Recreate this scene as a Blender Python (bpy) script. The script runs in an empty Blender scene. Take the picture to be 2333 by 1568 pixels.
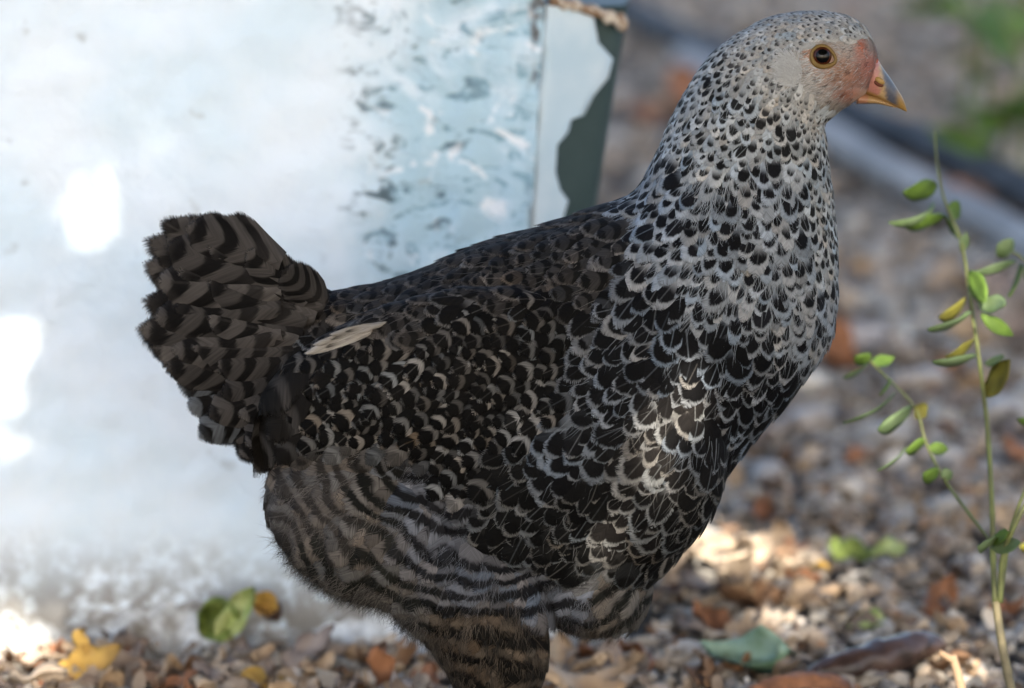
import bpy, bmesh, math, random
import numpy as np
from mathutils import Vector, Matrix, noise
from mathutils.bvhtree import BVHTree

random.seed(7)
rng = np.random.default_rng(11)
scene = bpy.context.scene
col = scene.collection
R = math.radians

# ------------------------------------------------------------------ camera, sky, sun, exposure
S = 0.2634e-3                    # metres per unit of the layout grid at the hen
DIST, PITCH = 2.92, R(12.0)
FD = DIST / S
ZC = (1822 - 784) * S / math.cos(PITCH)
CAM = np.array([0.0, -DIST * math.cos(PITCH), ZC + DIST * math.sin(PITCH)])
FWD = np.array([0, math.cos(PITCH), -math.sin(PITCH)])
UP = np.array([0, math.sin(PITCH), math.cos(PITCH)])
cam = bpy.data.cameras.new('camera')
cam.sensor_width = 36.0
cam.lens = 36.0 * FD / 2333.0
cam.clip_start, cam.clip_end = 0.05, 600
cam.dof.use_dof = True
cam.dof.focus_distance = DIST - 0.045
cam.dof.aperture_fstop = 4.8
camo = bpy.data.objects.new('camera', cam)
col.objects.link(camo)
camo.location = CAM
camo.rotation_euler = (math.pi / 2 - PITCH, 0, 0)
scene.camera = camo

SUN = np.array([0.185, -0.75, 0.60]); SUN /= np.linalg.norm(SUN)      # towards the sun
elev = math.asin(SUN[2]); azim = math.atan2(SUN[0], SUN[1])
world = bpy.data.worlds.new('World'); scene.world = world; world.use_nodes = True
wn, wl = world.node_tree.nodes, world.node_tree.links
sky = wn.new('ShaderNodeTexSky'); sky.sky_type = 'NISHITA'; sky.sun_disc = False
sky.sun_elevation = elev; sky.sun_rotation = azim
sky.air_density = 1.0; sky.dust_density = 3.5; sky.ozone_density = 0.7
wl.new(sky.outputs[0], wn['Background'].inputs[0]); wn['Background'].inputs[1].default_value = 0.13
sl = bpy.data.lights.new('sun', 'SUN'); sl.energy = 5.0; sl.angle = R(0.53); sl.color = (1.0, 0.93, 0.82)
so = bpy.data.objects.new('sun', sl); col.objects.link(so)
so.rotation_euler = Vector(SUN).to_track_quat('Z', 'Y').to_euler()
scene.view_settings.view_transform = 'Standard'; scene.view_settings.look = 'None'
scene.view_settings.exposure = 2.10; scene.view_settings.gamma = 1.0
scene.view_settings.use_curve_mapping = False

# ------------------------------------------------------------------ layout helpers
def ray(x, y):
    return FWD + np.array([1, 0, 0]) * ((x - 1166.5) / FD) - UP * ((y - 784) / FD)
def at(x, y, Y=0.0):             # the point of the plane y = Y seen in that direction
    d = ray(x, y); return CAM + d * ((Y - CAM[1]) / d[1])
def gnd(x, y, z=0.0):
    d = ray(x, y); return CAM + d * ((z - CAM[2]) / d[2])
def proj(P):                     # points -> layout grid
    q = np.asarray(P) - CAM
    dep = q @ FWD
    return np.stack([1166.5 + FD * q[..., 0] / dep, 784 - FD * (q @ UP) / dep], -1)
def sstep(a, b, x):
    t = np.clip((x - a) / (b - a), 0, 1); return t * t * (3 - 2 * t)

def tag(o, label=None, cat=None, group=None, kind=None):
    if label: o['label'] = label
    if cat: o['category'] = cat
    if group: o['group'] = group
    if kind: o['kind'] = kind
    return o
def empty(name, loc, rz=0):
    o = bpy.data.objects.new(name, None); col.objects.link(o)
    o.location = loc; o.rotation_euler = (0, 0, rz); o.empty_display_size = .02
    return o
def mesh_obj(name, V, F, mat, parent=None, smooth=True, attrs=None):
    me = bpy.data.meshes.new(name)
    V = np.asarray(V, float)
    if parent is not None: V = V - np.array(parent.matrix_basis.translation)
    me.from_pydata(V.tolist(), [], [tuple(map(int, f)) for f in F] if not isinstance(F, list) else F)
    for k, (typ, data) in (attrs or {}).items():
        a = me.attributes.new(k, typ, 'POINT')
        a.data.foreach_set('color' if typ == 'FLOAT_COLOR' else 'vector', np.asarray(data, np.float32).ravel())
    if smooth: me.polygons.foreach_set('use_smooth', np.ones(len(me.polygons), bool))
    if mat: me.materials.append(mat)
    me.update()
    o = bpy.data.objects.new(name, me); col.objects.link(o)
    if parent is not None: o.parent = parent
    return o
def fast_obj(name, V, F, mat, parent=None, attrs=None, smooth=True):
    """numpy mesh: F is an (n,k) array."""
    me = bpy.data.meshes.new(name)
    V = np.asarray(V, np.float32)
    if parent is not None: V = V - np.array(parent.matrix_basis.translation, np.float32)
    F = np.asarray(F, np.int32); n, k = F.shape
    me.vertices.add(len(V)); me.vertices.foreach_set('co', V.ravel())
    me.loops.add(n * k); me.loops.foreach_set('vertex_index', F.ravel())
    me.polygons.add(n); me.polygons.foreach_set('loop_start', np.arange(0, n * k, k, dtype=np.int32))
    if smooth: me.polygons.foreach_set('use_smooth', np.ones(n, bool))
    for kk, (typ, data) in (attrs or {}).items():
        a = me.attributes.new(kk, typ, 'POINT')
        a.data.foreach_set('color' if typ == 'FLOAT_COLOR' else 'vector', np.asarray(data, np.float32).ravel())
    me.materials.append(mat); me.update(calc_edges=True); me.validate()
    o = bpy.data.objects.new(name, me); col.objects.link(o)
    if parent is not None: o.parent = parent
    return o

# ------------------------------------------------------------------ node helpers
class NT:
    def __init__(s, name):
        s.m = bpy.data.materials.new(name); s.m.use_nodes = True
        s.t = s.m.node_tree; s.n = s.t.nodes; s.l = s.t.links; s.b = s.n['Principled BSDF']
    def set(s, sock, v):
        if isinstance(v, bpy.types.NodeSocket): s.l.new(v, sock)
        else: sock.default_value = v
    def math(s, op, a, b=0.0, c=0.0, clamp=False):
        n = s.n.new('ShaderNodeMath'); n.operation = op; n.use_clamp = clamp
        s.set(n.inputs[0], a); s.set(n.inputs[1], b); s.set(n.inputs[2], c); return n.outputs[0]
    def ss(s, a, b, x):
        n = s.n.new('ShaderNodeMapRange'); n.interpolation_type = 'SMOOTHSTEP'
        s.set(n.inputs[0], x); s.set(n.inputs[1], a); s.set(n.inputs[2], b); return n.outputs[0]
    def mix(s, f, a, b, mode='MIX'):
        n = s.n.new('ShaderNodeMix'); n.data_type = 'RGBA'; n.blend_type = mode
        s.set(n.inputs[0], f)
        for i, v in ((6, a), (7, b)):
            if isinstance(v, (tuple, list)): v = tuple(v) + (1,) if len(v) == 3 else v
            s.set(n.inputs[i], v)
        return n.outputs[2]
    def attr(s, name):
        n = s.n.new('ShaderNodeAttribute'); n.attribute_name = name; return n
    def xyz(s, v):
        n = s.n.new('ShaderNodeSeparateXYZ'); s.l.new(v, n.inputs[0]); return n.outputs
    def rgb(s, v):
        n = s.n.new('ShaderNodeSeparateColor'); s.l.new(v, n.inputs[0]); return n.outputs
    def obj(s):
        return s.n.new('ShaderNodeTexCoord').outputs['Object']
    def pos(s):
        return s.n.new('ShaderNodeNewGeometry').outputs['Position']
    def noise(s, v, scale, detail=4, rough=.55, dist=0.0, out=0):
        n = s.n.new('ShaderNodeTexNoise'); 
        if v is not None: s.l.new(v, n.inputs['Vector'])
        n.inputs['Scale'].default_value = scale; n.inputs['Detail'].default_value = detail
        n.inputs['Roughness'].default_value = rough; n.inputs['Distortion'].default_value = dist
        return n.outputs[out]
    def vec(s, x, y, z):
        n = s.n.new('ShaderNodeCombineXYZ'); s.set(n.inputs[0], x); s.set(n.inputs[1], y); s.set(n.inputs[2], z); return n.outputs[0]
    def map(s, v, sc):
        n = s.n.new('ShaderNodeMapping'); s.l.new(v, n.inputs[0]); n.inputs['Scale'].default_value = sc; return n.outputs[0]
    def bump(s, h, strength=.3, dist=.002):
        n = s.n.new('ShaderNodeBump'); s.l.new(h, n.inputs['Height']); n.inputs['Strength'].default_value = strength
        n.inputs['Distance'].default_value = dist; s.l.new(n.outputs[0], s.b.inputs['Normal'])
    def out(s, colour, rough=.7, spec=.3):
        if isinstance(colour, tuple) and len(colour) == 3: colour = colour + (1,)
        s.set(s.b.inputs['Base Color'], colour); s.set(s.b.inputs['Roughness'], rough)
        s.b.inputs['Specular IOR Level'].default_value = spec; return s.m

def mat_feather():
    t = NT('feather')
    st = t.attr('st').outputs['Vector']; s, v, rn0 = t.xyz(st)
    isq = t.math('GREATER_THAN', rn0, 1.5); rnd = t.math('FRACT', rn0)
    pa = t.attr('pale'); da = t.attr('dark'); pr = t.attr('prm')
    freq, phase, fluff = t.rgb(pr.outputs['Color']); pot = pr.outputs['Alpha']
    a = t.math('ABSOLUTE', s)
    bc = t.math('SUBTRACT', v, t.math('MULTIPLY', a, .38))
    streak = t.noise(t.vec(t.math('MULTIPLY', bc, 24), t.math('MULTIPLY', s, .7), t.math('MULTIPLY', rnd, 91)), 1.0, 2, .6)
    blot = t.noise(t.vec(t.math('MULTIPLY', v, 3), s, t.math('MULTIPLY', rnd, 57)), 1.2, 2)
    jit = t.math('SUBTRACT', streak, .5)
    tt = t.math('DIVIDE', t.math('MAXIMUM', t.math('SUBTRACT', v, .5), 0), .5)
    rr = t.math('SQRT', t.math('ADD', t.math('MULTIPLY', tt, tt), t.math('MULTIPLY', s, s)))
    q = t.math('ADD', t.math('SUBTRACT', 1, rr), t.math('ADD', t.math('MULTIPLY', jit, .30), t.math('MULTIPLY', t.math('SUBTRACT', blot, .5), .22)))
    M = pa.outputs['Alpha']
    spot = t.ss(t.math('SUBTRACT', M, .05), t.math('ADD', M, .09), q)
    bs = t.math('ADD', .08, t.math('MULTIPLY', M, .7))
    basec = t.ss(bs, t.math('ADD', bs, .26), t.math('ADD', v, t.math('MULTIPLY', jit, .2)))
    spot = t.math('MULTIPLY', spot, basec)
    p = t.math('ADD', t.math('SUBTRACT', 1, v), t.math('ADD', t.math('MULTIPLY', t.math('MULTIPLY', s, s), t.math('ADD', .22, t.math('MULTIPLY', isq, .22))), t.math('MULTIPLY', jit, .10)))
    ph = t.math('ADD', t.math('MULTIPLY', p, freq), phase)
    ph2 = t.math('ADD', pot, t.math('ADD', t.math('MULTIPLY', jit, .55), t.math('MULTIPLY', t.math('SUBTRACT', blot, .5), .45)))
    ph = t.math('ADD', t.math('MULTIPLY', ph, t.math('SUBTRACT', 1, fluff)), t.math('MULTIPLY', ph2, fluff))
    wave = t.math('COSINE', t.math('MULTIPLY', ph, 2 * math.pi))
    hi = t.math('ADD', M, .15)
    bar = t.ss(t.math('ADD', hi, t.math('MULTIPLY', fluff, .35)), t.math('SUBTRACT', t.math('SUBTRACT', hi, .85), t.math('MULTIPLY', fluff, .35)), wave)
    bars = da.outputs['Alpha']
    dk = t.math('ADD', t.math('MULTIPLY', spot, t.math('SUBTRACT', 1, bars)), t.math('MULTIPLY', bar, bars))
    c = t.mix(dk, pa.outputs['Color'], da.outputs['Color'])
    rach = t.math('MULTIPLY', t.ss(.055, .02, a), t.math('MULTIPLY', t.ss(.55, .9, rnd), .35))
    c = t.mix(rach, c, pa.outputs['Color'])
    gain = t.math('MULTIPLY', t.math('ADD', .22, t.math('MULTIPLY', streak, 1.55)), t.math('ADD', .8, t.math('MULTIPLY', rnd, .4)))
    c = t.mix(1.0, c, t.vec(gain, gain, gain), 'MULTIPLY')
    t.bump(streak, .5, .0006)
    hair = t.noise(t.vec(t.math('MULTIPLY', bc, 75), t.math('MULTIPLY', s, .5), t.math('MULTIPLY', rnd, 33)), 1.0, 1, .5)
    qa = t.math('SUBTRACT', 1, rr)
    edge = t.math('ADD', qa, t.math('MULTIPLY', t.math('SUBTRACT', hair, .5), t.math('SUBTRACT', .85, t.math('MULTIPLY', isq, .66))))
    t.set(t.b.inputs['Alpha'], t.ss(-.02, .10, edge))
    return t.out(c, .72, .06)
M_FEATHER = mat_feather()
def mat_attr(name, rough=.6, spec=.3):
    t = NT(name); return t.out(t.attr('col').outputs['Color'], rough, spec)
M_DOWN = mat_attr('down_strands', .65, .2)
M_SKIN = None

# ------------------------------------------------------------------ generic mesh makers
def catmull(P, n):
    P = np.asarray(P, float); m = len(P)
    Q = np.vstack([2 * P[0] - P[1], P, 2 * P[-1] - P[-2]])
    u = np.linspace(0, m - 1 - 1e-9, n); i = u.astype(int); f = (u - i)[:, None]
    a, b, c, d = Q[i], Q[i + 1], Q[i + 2], Q[i + 3]
    return .5 * (2 * b + (c - a) * f + (2 * a - 5 * b + 4 * c - d) * f ** 2 + (3 * b - a - 3 * c + d) * f ** 3)
def loft(rings):                 # rings (n,k,3) -> V,F closed with caps
    n, k, _ = rings.shape
    V = rings.reshape(-1, 3); F = []
    for i in range(n - 1):
        for j in range(k):
            F.append((i * k + j, i * k + (j + 1) % k, (i + 1) * k + (j + 1) % k, (i + 1) * k + j))
    V = np.vstack([V, rings[0].mean(0), rings[-1].mean(0)]); a, b = n * k, n * k + 1
    for j in range(k):
        F.append((a, (j + 1) % k, j)); F.append((b, (n - 1) * k + j, (n - 1) * k + (j + 1) % k))
    return V, F
def tube(P, rad, k=8):
    P = np.asarray(P, float); n = len(P); rad = np.broadcast_to(rad, (n,))
    T = np.gradient(P, axis=0); T /= np.linalg.norm(T, axis=1)[:, None]
    ref = np.array([0, 0, 1.0]) if abs(T[:, 2]).mean() < .8 else np.array([0, 1.0, 0])
    A = np.cross(T, ref); A /= np.linalg.norm(A, axis=1)[:, None]; B = np.cross(T, A)
    th = np.arange(k) * 2 * np.pi / k
    rings = P[:, None] + rad[:, None, None] * (A[:, None] * np.cos(th)[None, :, None] + B[:, None] * np.sin(th)[None, :, None])
    return loft(rings)
def merge(parts):
    V, F, o = [], [], 0
    for v, f in parts:
        V.append(v); F += [tuple(i + o for i in g) for g in f]; o += len(v)
    return np.vstack(V), F

# ================================================================== SETTING
# ---- ground sheet
t = NT('gravel_soil'); P = t.pos()
n1 = t.noise(P, 2.2, 5); n2 = t.noise(P, 60, 4, .6); n3 = t.noise(P, 170, 3)
c = t.mix(t.ss(.38, .62, n1), (.13, .11, .095), (.075, .058, .048))
c = t.mix(t.ss(.4, .65, n2), c, (.21, .185, .165)); c = t.mix(t.math('MULTIPLY', n3, .35), c, (.06, .05, .04))
t.bump(t.math('ADD', n2, n3), .8, .008)
M_SOIL = t.out(c, .95, .1)
def ground():
    xs = np.concatenate([[-60, -8], np.linspace(-2, 3.5, 90), [9, 60]]); ys = np.concatenate([[-60, -6], np.linspace(-1.2, 6, 120), [12, 90]])
    X, Y = np.meshgrid(xs, ys); Z = np.zeros_like(X)
    for i in range(X.shape[0]):
        for j in range(X.shape[1]):
            if -2.1 < X[i, j] < 3.6 and -1.3 < Y[i, j] < 6.1:
                Z[i, j] = noise.noise((X[i, j] * 3, Y[i, j] * 3, 1.7)) * .010 - .012
            else: Z[i, j] = -.012
    ny, nx = X.shape; idx = np.arange(ny * nx).reshape(ny, nx)
    F = np.stack([idx[:-1, :-1], idx[:-1, 1:], idx[1:, 1:], idx[1:, :-1]], -1).reshape(-1, 4)
    return tag(fast_obj('ground', np.stack([X, Y, Z], -1).reshape(-1, 3), F, M_SOIL), kind='structure')
ground()

# ---- gravel, loose: nobody could count it
t = NT('pebble_stone'); ca = t.attr('col').outputs['Color']
nn = t.noise(t.pos(), 220, 4, .6); g = t.math('ADD', .7, t.math('MULTIPLY', nn, .6))
M_PEB = t.out(t.mix(1, ca, t.vec(g, g, g), 'MULTIPLY'), .8, .25)
ST_COLS = np.array([(.40, .385, .37), (.33, .315, .30), (.45, .42, .385), (.27, .25, .235), (.36, .30, .25), (.48, .46, .44), (.24, .20, .17), (.40, .33, .27)]) * np.array([1.03, 1.0, .95])
def ico(sub):
    bm = bmesh.new(); bmesh.ops.create_icosphere(bm, subdivisions=sub, radius=1)
    V = np.array([v.co[:] for v in bm.verts]); F = np.array([[v.index for v in f.verts] for f in bm.faces]); bm.free(); return V, F
def pebble_cloud(name, pts, size, sub, label, gain=(1, 1, 1)):
    bv, bf = ico(sub); n = len(pts); m = len(bv)
    nv = 10; shapes = []
    for k in range(nv):
        w = np.array([1 + .55 * noise.noise(Vector(v * 1.1) + Vector((k * 9, 3, 1))) for v in bv])
        cut = bv * w[:, None]
        d = rng.normal(size=(4, 3)); d /= np.linalg.norm(d, axis=1)[:, None]
        for q in d:                                   # broken facets
            h = cut @ q; cut = cut - np.maximum(h - .62, 0)[:, None] * q
        shapes.append(cut)
    shapes = np.array(shapes)
    sh = shapes[rng.integers(0, nv, n)]
    sc = size[:, None] * np.stack([rng.uniform(.75, 1.35, n), rng.uniform(.7, 1.1, n), rng.uniform(.45, .8, n)], 1)
    a = rng.uniform(0, 6.28, n); tl = rng.normal(0, .35, n)
    V = sh * sc[:, None, :]
    ct, s_ = np.cos(tl)[:, None], np.sin(tl)[:, None]
    y, z = V[..., 1] * ct - V[..., 2] * s_, V[..., 1] * s_ + V[..., 2] * ct
    ca_, sa = np.cos(a)[:, None], np.sin(a)[:, None]
    V = np.stack([V[..., 0] * ca_ - y * sa, V[..., 0] * sa + y * ca_, z], -1) + pts[:, None, :]
    F = (bf[None] + (np.arange(n) * m)[:, None, None]).reshape(-1, 3)
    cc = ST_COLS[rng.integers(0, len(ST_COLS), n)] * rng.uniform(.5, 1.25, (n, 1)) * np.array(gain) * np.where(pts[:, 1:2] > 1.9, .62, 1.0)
    cols = np.repeat(np.concatenate([cc, np.ones((n, 1))], 1), m, 0)
    return tag(fast_obj(name, V.reshape(-1, 3), F, M_PEB, None, {'col': ('FLOAT_COLOR', cols)}, smooth=False), label, 'gravel', None, 'stuff')
def wallfree(x, y): return ~((x < .10) & (y > .335) & (y < .75))
n = 12000
x = rng.uniform(-.62, .95, n); y = rng.uniform(-.15, 1.0, n); k = wallfree(x, y) & ((x > -.1) | (y < .45)); x, y = x[k], y[k]
sz = np.clip(rng.lognormal(math.log(.0058), .42, len(x)), .003, .015)
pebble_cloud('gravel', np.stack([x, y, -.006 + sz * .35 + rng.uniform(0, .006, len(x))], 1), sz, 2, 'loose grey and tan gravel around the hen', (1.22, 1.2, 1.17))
n = 16000
x = rng.uniform(-.2, 1.6, n); y = 1.0 + 3.6 * rng.uniform(0, 1, n) ** 1.3; k = wallfree(x, y); x, y = x[k], y[k]
sz = np.clip(rng.lognormal(math.log(.0095), .45, len(x)), .005, .028)
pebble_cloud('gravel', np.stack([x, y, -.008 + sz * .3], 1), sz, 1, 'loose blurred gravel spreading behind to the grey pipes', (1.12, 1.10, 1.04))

# ---- crumbled leaf litter between the stones
def litter(n):
    x = rng.uniform(-.62, .75, n); y = rng.uniform(-.1, 1.3, n); k = wallfree(x, y) & ((x > .05) | (y < .31)); x, y = x[k], y[k]; n = len(x)
    L = rng.uniform(.006, .020, n); W = L * rng.uniform(.4, .9, n); a = rng.uniform(0, 6.28, n)
    d = np.stack([np.cos(a), np.sin(a), rng.normal(0, .35, n)], 1); nn = rng.normal(0, .4, (n, 3)) + [0, 0, 1]; nn -= (nn * d).sum(1)[:, None] * d / (d * d).sum(1)[:, None]; nn /= np.linalg.norm(nn, axis=1)[:, None]; s_ = np.cross(d, nn)
    C = np.stack([x, y, .006 + rng.uniform(0, .008, n)], 1)
    def pt(u, v, h): return C + d * (L * u * rng.uniform(.7, 1.2, n))[:, None] + s_ * (W * v * rng.uniform(.7, 1.2, n))[:, None] + nn * (W * h * rng.uniform(-.5, 1, n))[:, None]
    V = np.stack([pt(-.5, 0, .4), pt(-.2, .45, .5), pt(.2, .4, .4), pt(.5, .05, .5), pt(.15, -.45, .5), pt(-.25, -.4, .4), pt(0, 0, 0)], 1)
    F = (np.array([[0, 1, 6], [1, 2, 6], [2, 3, 6], [3, 4, 6], [4, 5, 6], [5, 0, 6]])[None] + (np.arange(n) * 7)[:, None, None]).reshape(-1, 3)
    pal = np.array([(.36, .29, .22), (.22, .165, .12), (.30, .23, .17), (.46, .40, .33), (.15, .115, .09), (.30, .19, .12)])
    cc = np.repeat(np.concatenate([pal[rng.integers(0, 6, n)] * rng.uniform(.6, 1.2, (n, 1)), np.ones((n, 1))], 1), 7, 0)
    tag(fast_obj('leaf_litter', V.reshape(-1, 3), F, M_PEB, None, {'col': ('FLOAT_COLOR', cc)}, smooth=False), 'crumbled dry leaf litter between the stones', 'leaf litter', None, 'stuff')
litter(5200)

# ---- whitewashed wall
YW = .335
def wall_mat():
    t = NT('whitewash'); P = t.pos(); X, Y, Z = t.xyz(P)
    mott = t.noise(P, 9, 5); fine = t.noise(P, 75, 5, .65); big = t.noise(P, 30, 5, .62, .7); str_ = t.noise(t.map(P, (1, 1, 1.7)), 52, 5, .62, 1.0)
    c = t.mix(t.ss(.35, .7, mott), (.735, .805, .875), (.63, .745, .83))
    wob = t.math('ADD', X, t.math('MULTIPLY', t.math('SUBTRACT', mott, .5), .16))
    worn = t.math('MULTIPLY', t.ss(-.115, -.050, wob), t.ss(.06, .16, Z))
    blue = t.math('MULTIPLY', worn, t.ss(.36, .52, t.math('ADD', t.math('MULTIPLY', big, .55), t.math('MULTIPLY', mott, .45))))
    c = t.mix(t.math('MULTIPLY', blue, .92), c, (.40, .565, .66))
    deep = t.math('MULTIPLY', worn, t.ss(.54, .63, str_))
    c = t.mix(t.math('MULTIPLY', deep, .8), c, (.20, .34, .43))
    wh = t.math('MULTIPLY', worn, t.ss(.57, .64, t.noise(P, 44, 4, .6, .5))); c = t.mix(wh, c, (.74, .79, .84))
    band = t.math('MULTIPLY', t.ss(-.135, -.085, wob), t.ss(.0, -.055, X))
    chip = t.math('MULTIPLY', t.math('MULTIPLY', band, t.ss(.13, .22, Z)), t.ss(.53, .64, t.math('ADD', t.math('MULTIPLY', str_, .55), t.math('MULTIPLY', big, .45))))
    c = t.mix(t.math('MULTIPLY', chip, .92), c, (.075, .105, .12))
    crk = t.math('MULTIPLY', t.ss(.008, .0155, X), t.ss(.50, .62, t.noise(t.map(P, (1, 1, .6)), 60, 4, .6))); c = t.mix(t.math('MULTIPLY', crk, .9), c, (.10, .08, .07))
    sparse = t.ss(.68, .74, t.noise(P, 34, 3, .5)); c = t.mix(t.math('MULTIPLY', sparse, .5), c, (.38, .40, .40))
    foot = t.ss(.095, .02, t.math('ADD', Z, t.math('MULTIPLY', t.math('SUBTRACT', mott, .5), .05)))
    dirt = t.math('MULTIPLY', foot, t.ss(.38, .56, t.math('ADD', t.math('MULTIPLY', fine, .55), t.math('MULTIPLY', mott, .45))))
    c = t.mix(t.math('MULTIPLY', dirt, .95), c, (.20, .18, .155))
    t.bump(t.math('ADD', fine, t.math('ADD', big, t.math('MULTIPLY', t.math('MULTIPLY', worn, str_), -1.5))), .5, .004)
    return t.out(c, .85, .2)
M_WALL = wall_mat()
t = NT('green_undercoat'); n1 = t.noise(t.pos(), 30, 4); M_GREEN = t.out(t.mix(n1, (.022, .045, .046), (.055, .082, .080)), .6, .3)
t = NT('blue_white_paint'); n1 = t.noise(t.pos(), 22, 5); M_FLAKE = t.out(t.mix(t.ss(.35, .65, n1), (.58, .68, .75), (.47, .60, .69)), .7, .3)
t = NT('broken_render'); n1 = t.noise(t.pos(), 60, 4, .65); M_BREAK = t.out(t.mix(t.ss(.4, .6, n1), (.62, .55, .46), (.24, .15, .09)), .9, .1)
t = NT('old_concrete'); n1 = t.noise(t.pos(), 55, 5, .65); n2 = t.noise(t.pos(), 14, 3); t.bump(n1, .9, .006)
M_CONC = t.out(t.mix(t.ss(.36, .60, t.math('ADD', t.math('MULTIPLY', n1, .6), t.math('MULTIPLY', n2, .4))), (.66, .68, .68), (.20, .18, .155)), .95, .1)

wall = tag(empty('whitewashed_wall', (-.4, YW, 0)), 'peeling whitewashed low wall behind the hen, blue paint at its corner', 'wall')
def xe(y): return 1242 - .060 * y       # front face ends
def xc(y): return 1424 - .158 * y       # corner
def build_wall():
    vs = np.linspace(-14, 1530, 120); V = []; nF = 150
    us = np.linspace(-500, 1, nF)
    rows = []
    for v in vs:
        row = []
        x0 = at(-500, v, YW)[0]; x1 = at(min(xe(v), 1240), v, YW)[0]; z = at(600, v, YW)[2]
        for u in np.linspace(0, 1, nF):
            x = x0 - .25 + (x1 - x0 + .25) * u
            b = noise.noise((x * 9, z * 9, 2)) * .004 + noise.noise((x * 45, z * 45, 5)) * .0022
            rough = max(0, min(1, (x + .12) / .08))
            b += abs(noise.noise((x * 30, z * 34, 9))) * .006 * rough
            lowb = max(0, .07 - z) / .07
            b -= lowb * (.010 + .010 * noise.noise((x * 14, z * 10, 4)))
            row.append((x, YW + b, z))
        rows.append(row)
    A = np.array(rows); ny, nx = A.shape[:2]; idx = np.arange(ny * nx).reshape(ny, nx)
    F = np.stack([idx[:-1, :-1], idx[1:, :-1], idx[1:, 1:], idx[:-1, 1:]], -1).reshape(-1, 4).tolist()
    V = A.reshape(-1, 3).tolist()
    back = [(p[0] - 0.0, YW + .34, p[2]) for p in (A[0, 0], A[0, -1])]
    # top cap and back, closing the block
    t0 = len(V)
    for j in range(nx): V.append((A[0, j, 0], YW + .34, A[0, j, 2] + .002))
    for j in range(nx - 1): F.append((int(idx[0, j]), int(idx[0, j + 1]), t0 + j + 1, t0 + j))
    b0 = len(V)
    V += [(A[0, 0, 0], YW + .34, -.02), (A[0, -1, 0], YW + .34, -.02)]
    F.append((t0, t0 + nx - 1, b0 + 1, b0))
    F.append((int(idx[0, 0]), t0, b0, int(idx[-1, 0])))
    mesh_obj('plaster_face', V, [tuple(f) for f in F], M_WALL, wall)
    # chamfered corner face in the dark undercoat
    rows = []
    for v in np.linspace(14, 1530, 60):
        p0 = at(xe(v) - 3, v, YW + .006); p1 = at(xc(v) if v < 1000 else xc(1000) + (v - 1000) * .05, v, YW + .045)
        r = []
        for u in np.linspace(0, 1, 10):
            q = p0 * (1 - u) + p1 * u; q = q + np.array([0, noise.noise(tuple(q * 25)) * .002, 0]); r.append(q)
        r.append(p1 + np.array([.004, .03, 0])); r.append(p1 + np.array([.004, .29, 0])); rows.append(r)
    A = np.array(rows); ny, nx = A.shape[:2]; idx = np.arange(ny * nx).reshape(ny, nx)
    F = np.stack([idx[:-1, :-1], idx[1:, :-1], idx[1:, 1:], idx[:-1, 1:]], -1).reshape(-1, 4).tolist()
    V = A.reshape(-1, 3).tolist(); b = len(V); V.append((A[0, 0, 0], YW + .33, A[0, 0, 2]))
    F.append(tuple(int(i) for i in idx[0, ::-1]) + ()); F[-1] = tuple(F[-1]) + (b,)
    o = mesh_obj('corner_face', V, [tuple(f) for f in F], M_GREEN, wall); o['label'] = 'dark green undercoat laid bare at the wall corner'
    # the sheet of pale paint still clinging to it
    right = [(1330, 12), (1350, 28), (1352, 40), (1356, 62), (1363, 98), (1396, 135), (1385, 179), (1352, 219), (1331, 262), (1301, 273), (1294, 302), (1269, 332), (1265, 394), (1276, 434), (1294, 459), (1283, 496), (1300, 560), (1290, 640)]
    left = [(xe(v) + 1 + 2 * math.sin(v * .05), v) for _, v in right]
    V = []; 
    for (lx, v), (rx, _) in zip(left, right):
        for u in np.linspace(0, 1, 7):
            x = lx * (1 - u) + rx * u; w = (x - xe(v)) / max(1, xc(v) - xe(v))
            q = at(x, v, YW + .006 + .039 * w - .0042 - .002 * u * u); V.append(q)
    nv = len(V); V += [q + np.array([.0003, .0022, 0]) for q in V]; F = []
    m = len(right)
    for i in range(m - 1):
        for j in range(6):
            a = i * 7 + j; F.append((a, a + 7, a + 8, a + 1)); a += nv; F.append((a, a + 1, a + 8, a + 7))
        a = i * 7 + 6; F.append((a, a + 7, a + 7 + nv, a + nv)); a = i * 7; F.append((a, a + nv, a + 7 + nv, a + 7))
    mesh_obj('paint_flake', np.array(V), F, M_FLAKE, wall)
    # broken tan lip along the top of the corner
    lip = [(1255, 2), (1280, 9), (1310, 14), (1345, 24), (1380, 34), (1405, 46), (1424, 58)]
    Pp = catmull([at(a, b, YW + .004 + .036 * (a - 1255) / 170) for a, b in lip], 26)
    rad = np.array([.0035 + .0022 * noise.noise((i * .7, 0, 3)) for i in range(26)]); rad[-5:] *= 1.5
    v, f = tube(Pp, rad, 9); v = v + np.array([[noise.noise(tuple(p * 120)) * .0022 for _ in (0,)] * 3 for p in v])
    o = mesh_obj('broken_lip', v, f, M_BREAK, wall); o['label'] = 'broken tan edge along the top of the corner'
    # white cap behind the lip
    # rough footing along the base
    rows = []
    for i, u in enumerate(np.linspace(-560, 1430, 190)):
        x = at(u, 1480, YW)[0]; r = []
        hh = .030 + .016 * noise.noise((x * 7, 3, 0)) + .006 * noise.noise((x * 40, 1, 0)); dp = .026 + .012 * noise.noise((x * 9, 0, 5)) + .008 * noise.noise((x * 45, 2, 5))
        if u > 1390: hh *= .6
        for a in np.linspace(0, 1, 12):
            y = YW + .008 - dp * math.sin(a * 1.57) ; z = hh * math.cos(a * 1.57) ** .8 - .012 * a
            jn = noise.noise((x * 60, a * 3, 8)) * .005 + noise.noise((x * 160, a * 8, 1)) * .002
            r.append((x, y - jn * (.3 + a), z + jn * .6))
        rows.append(r)
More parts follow.
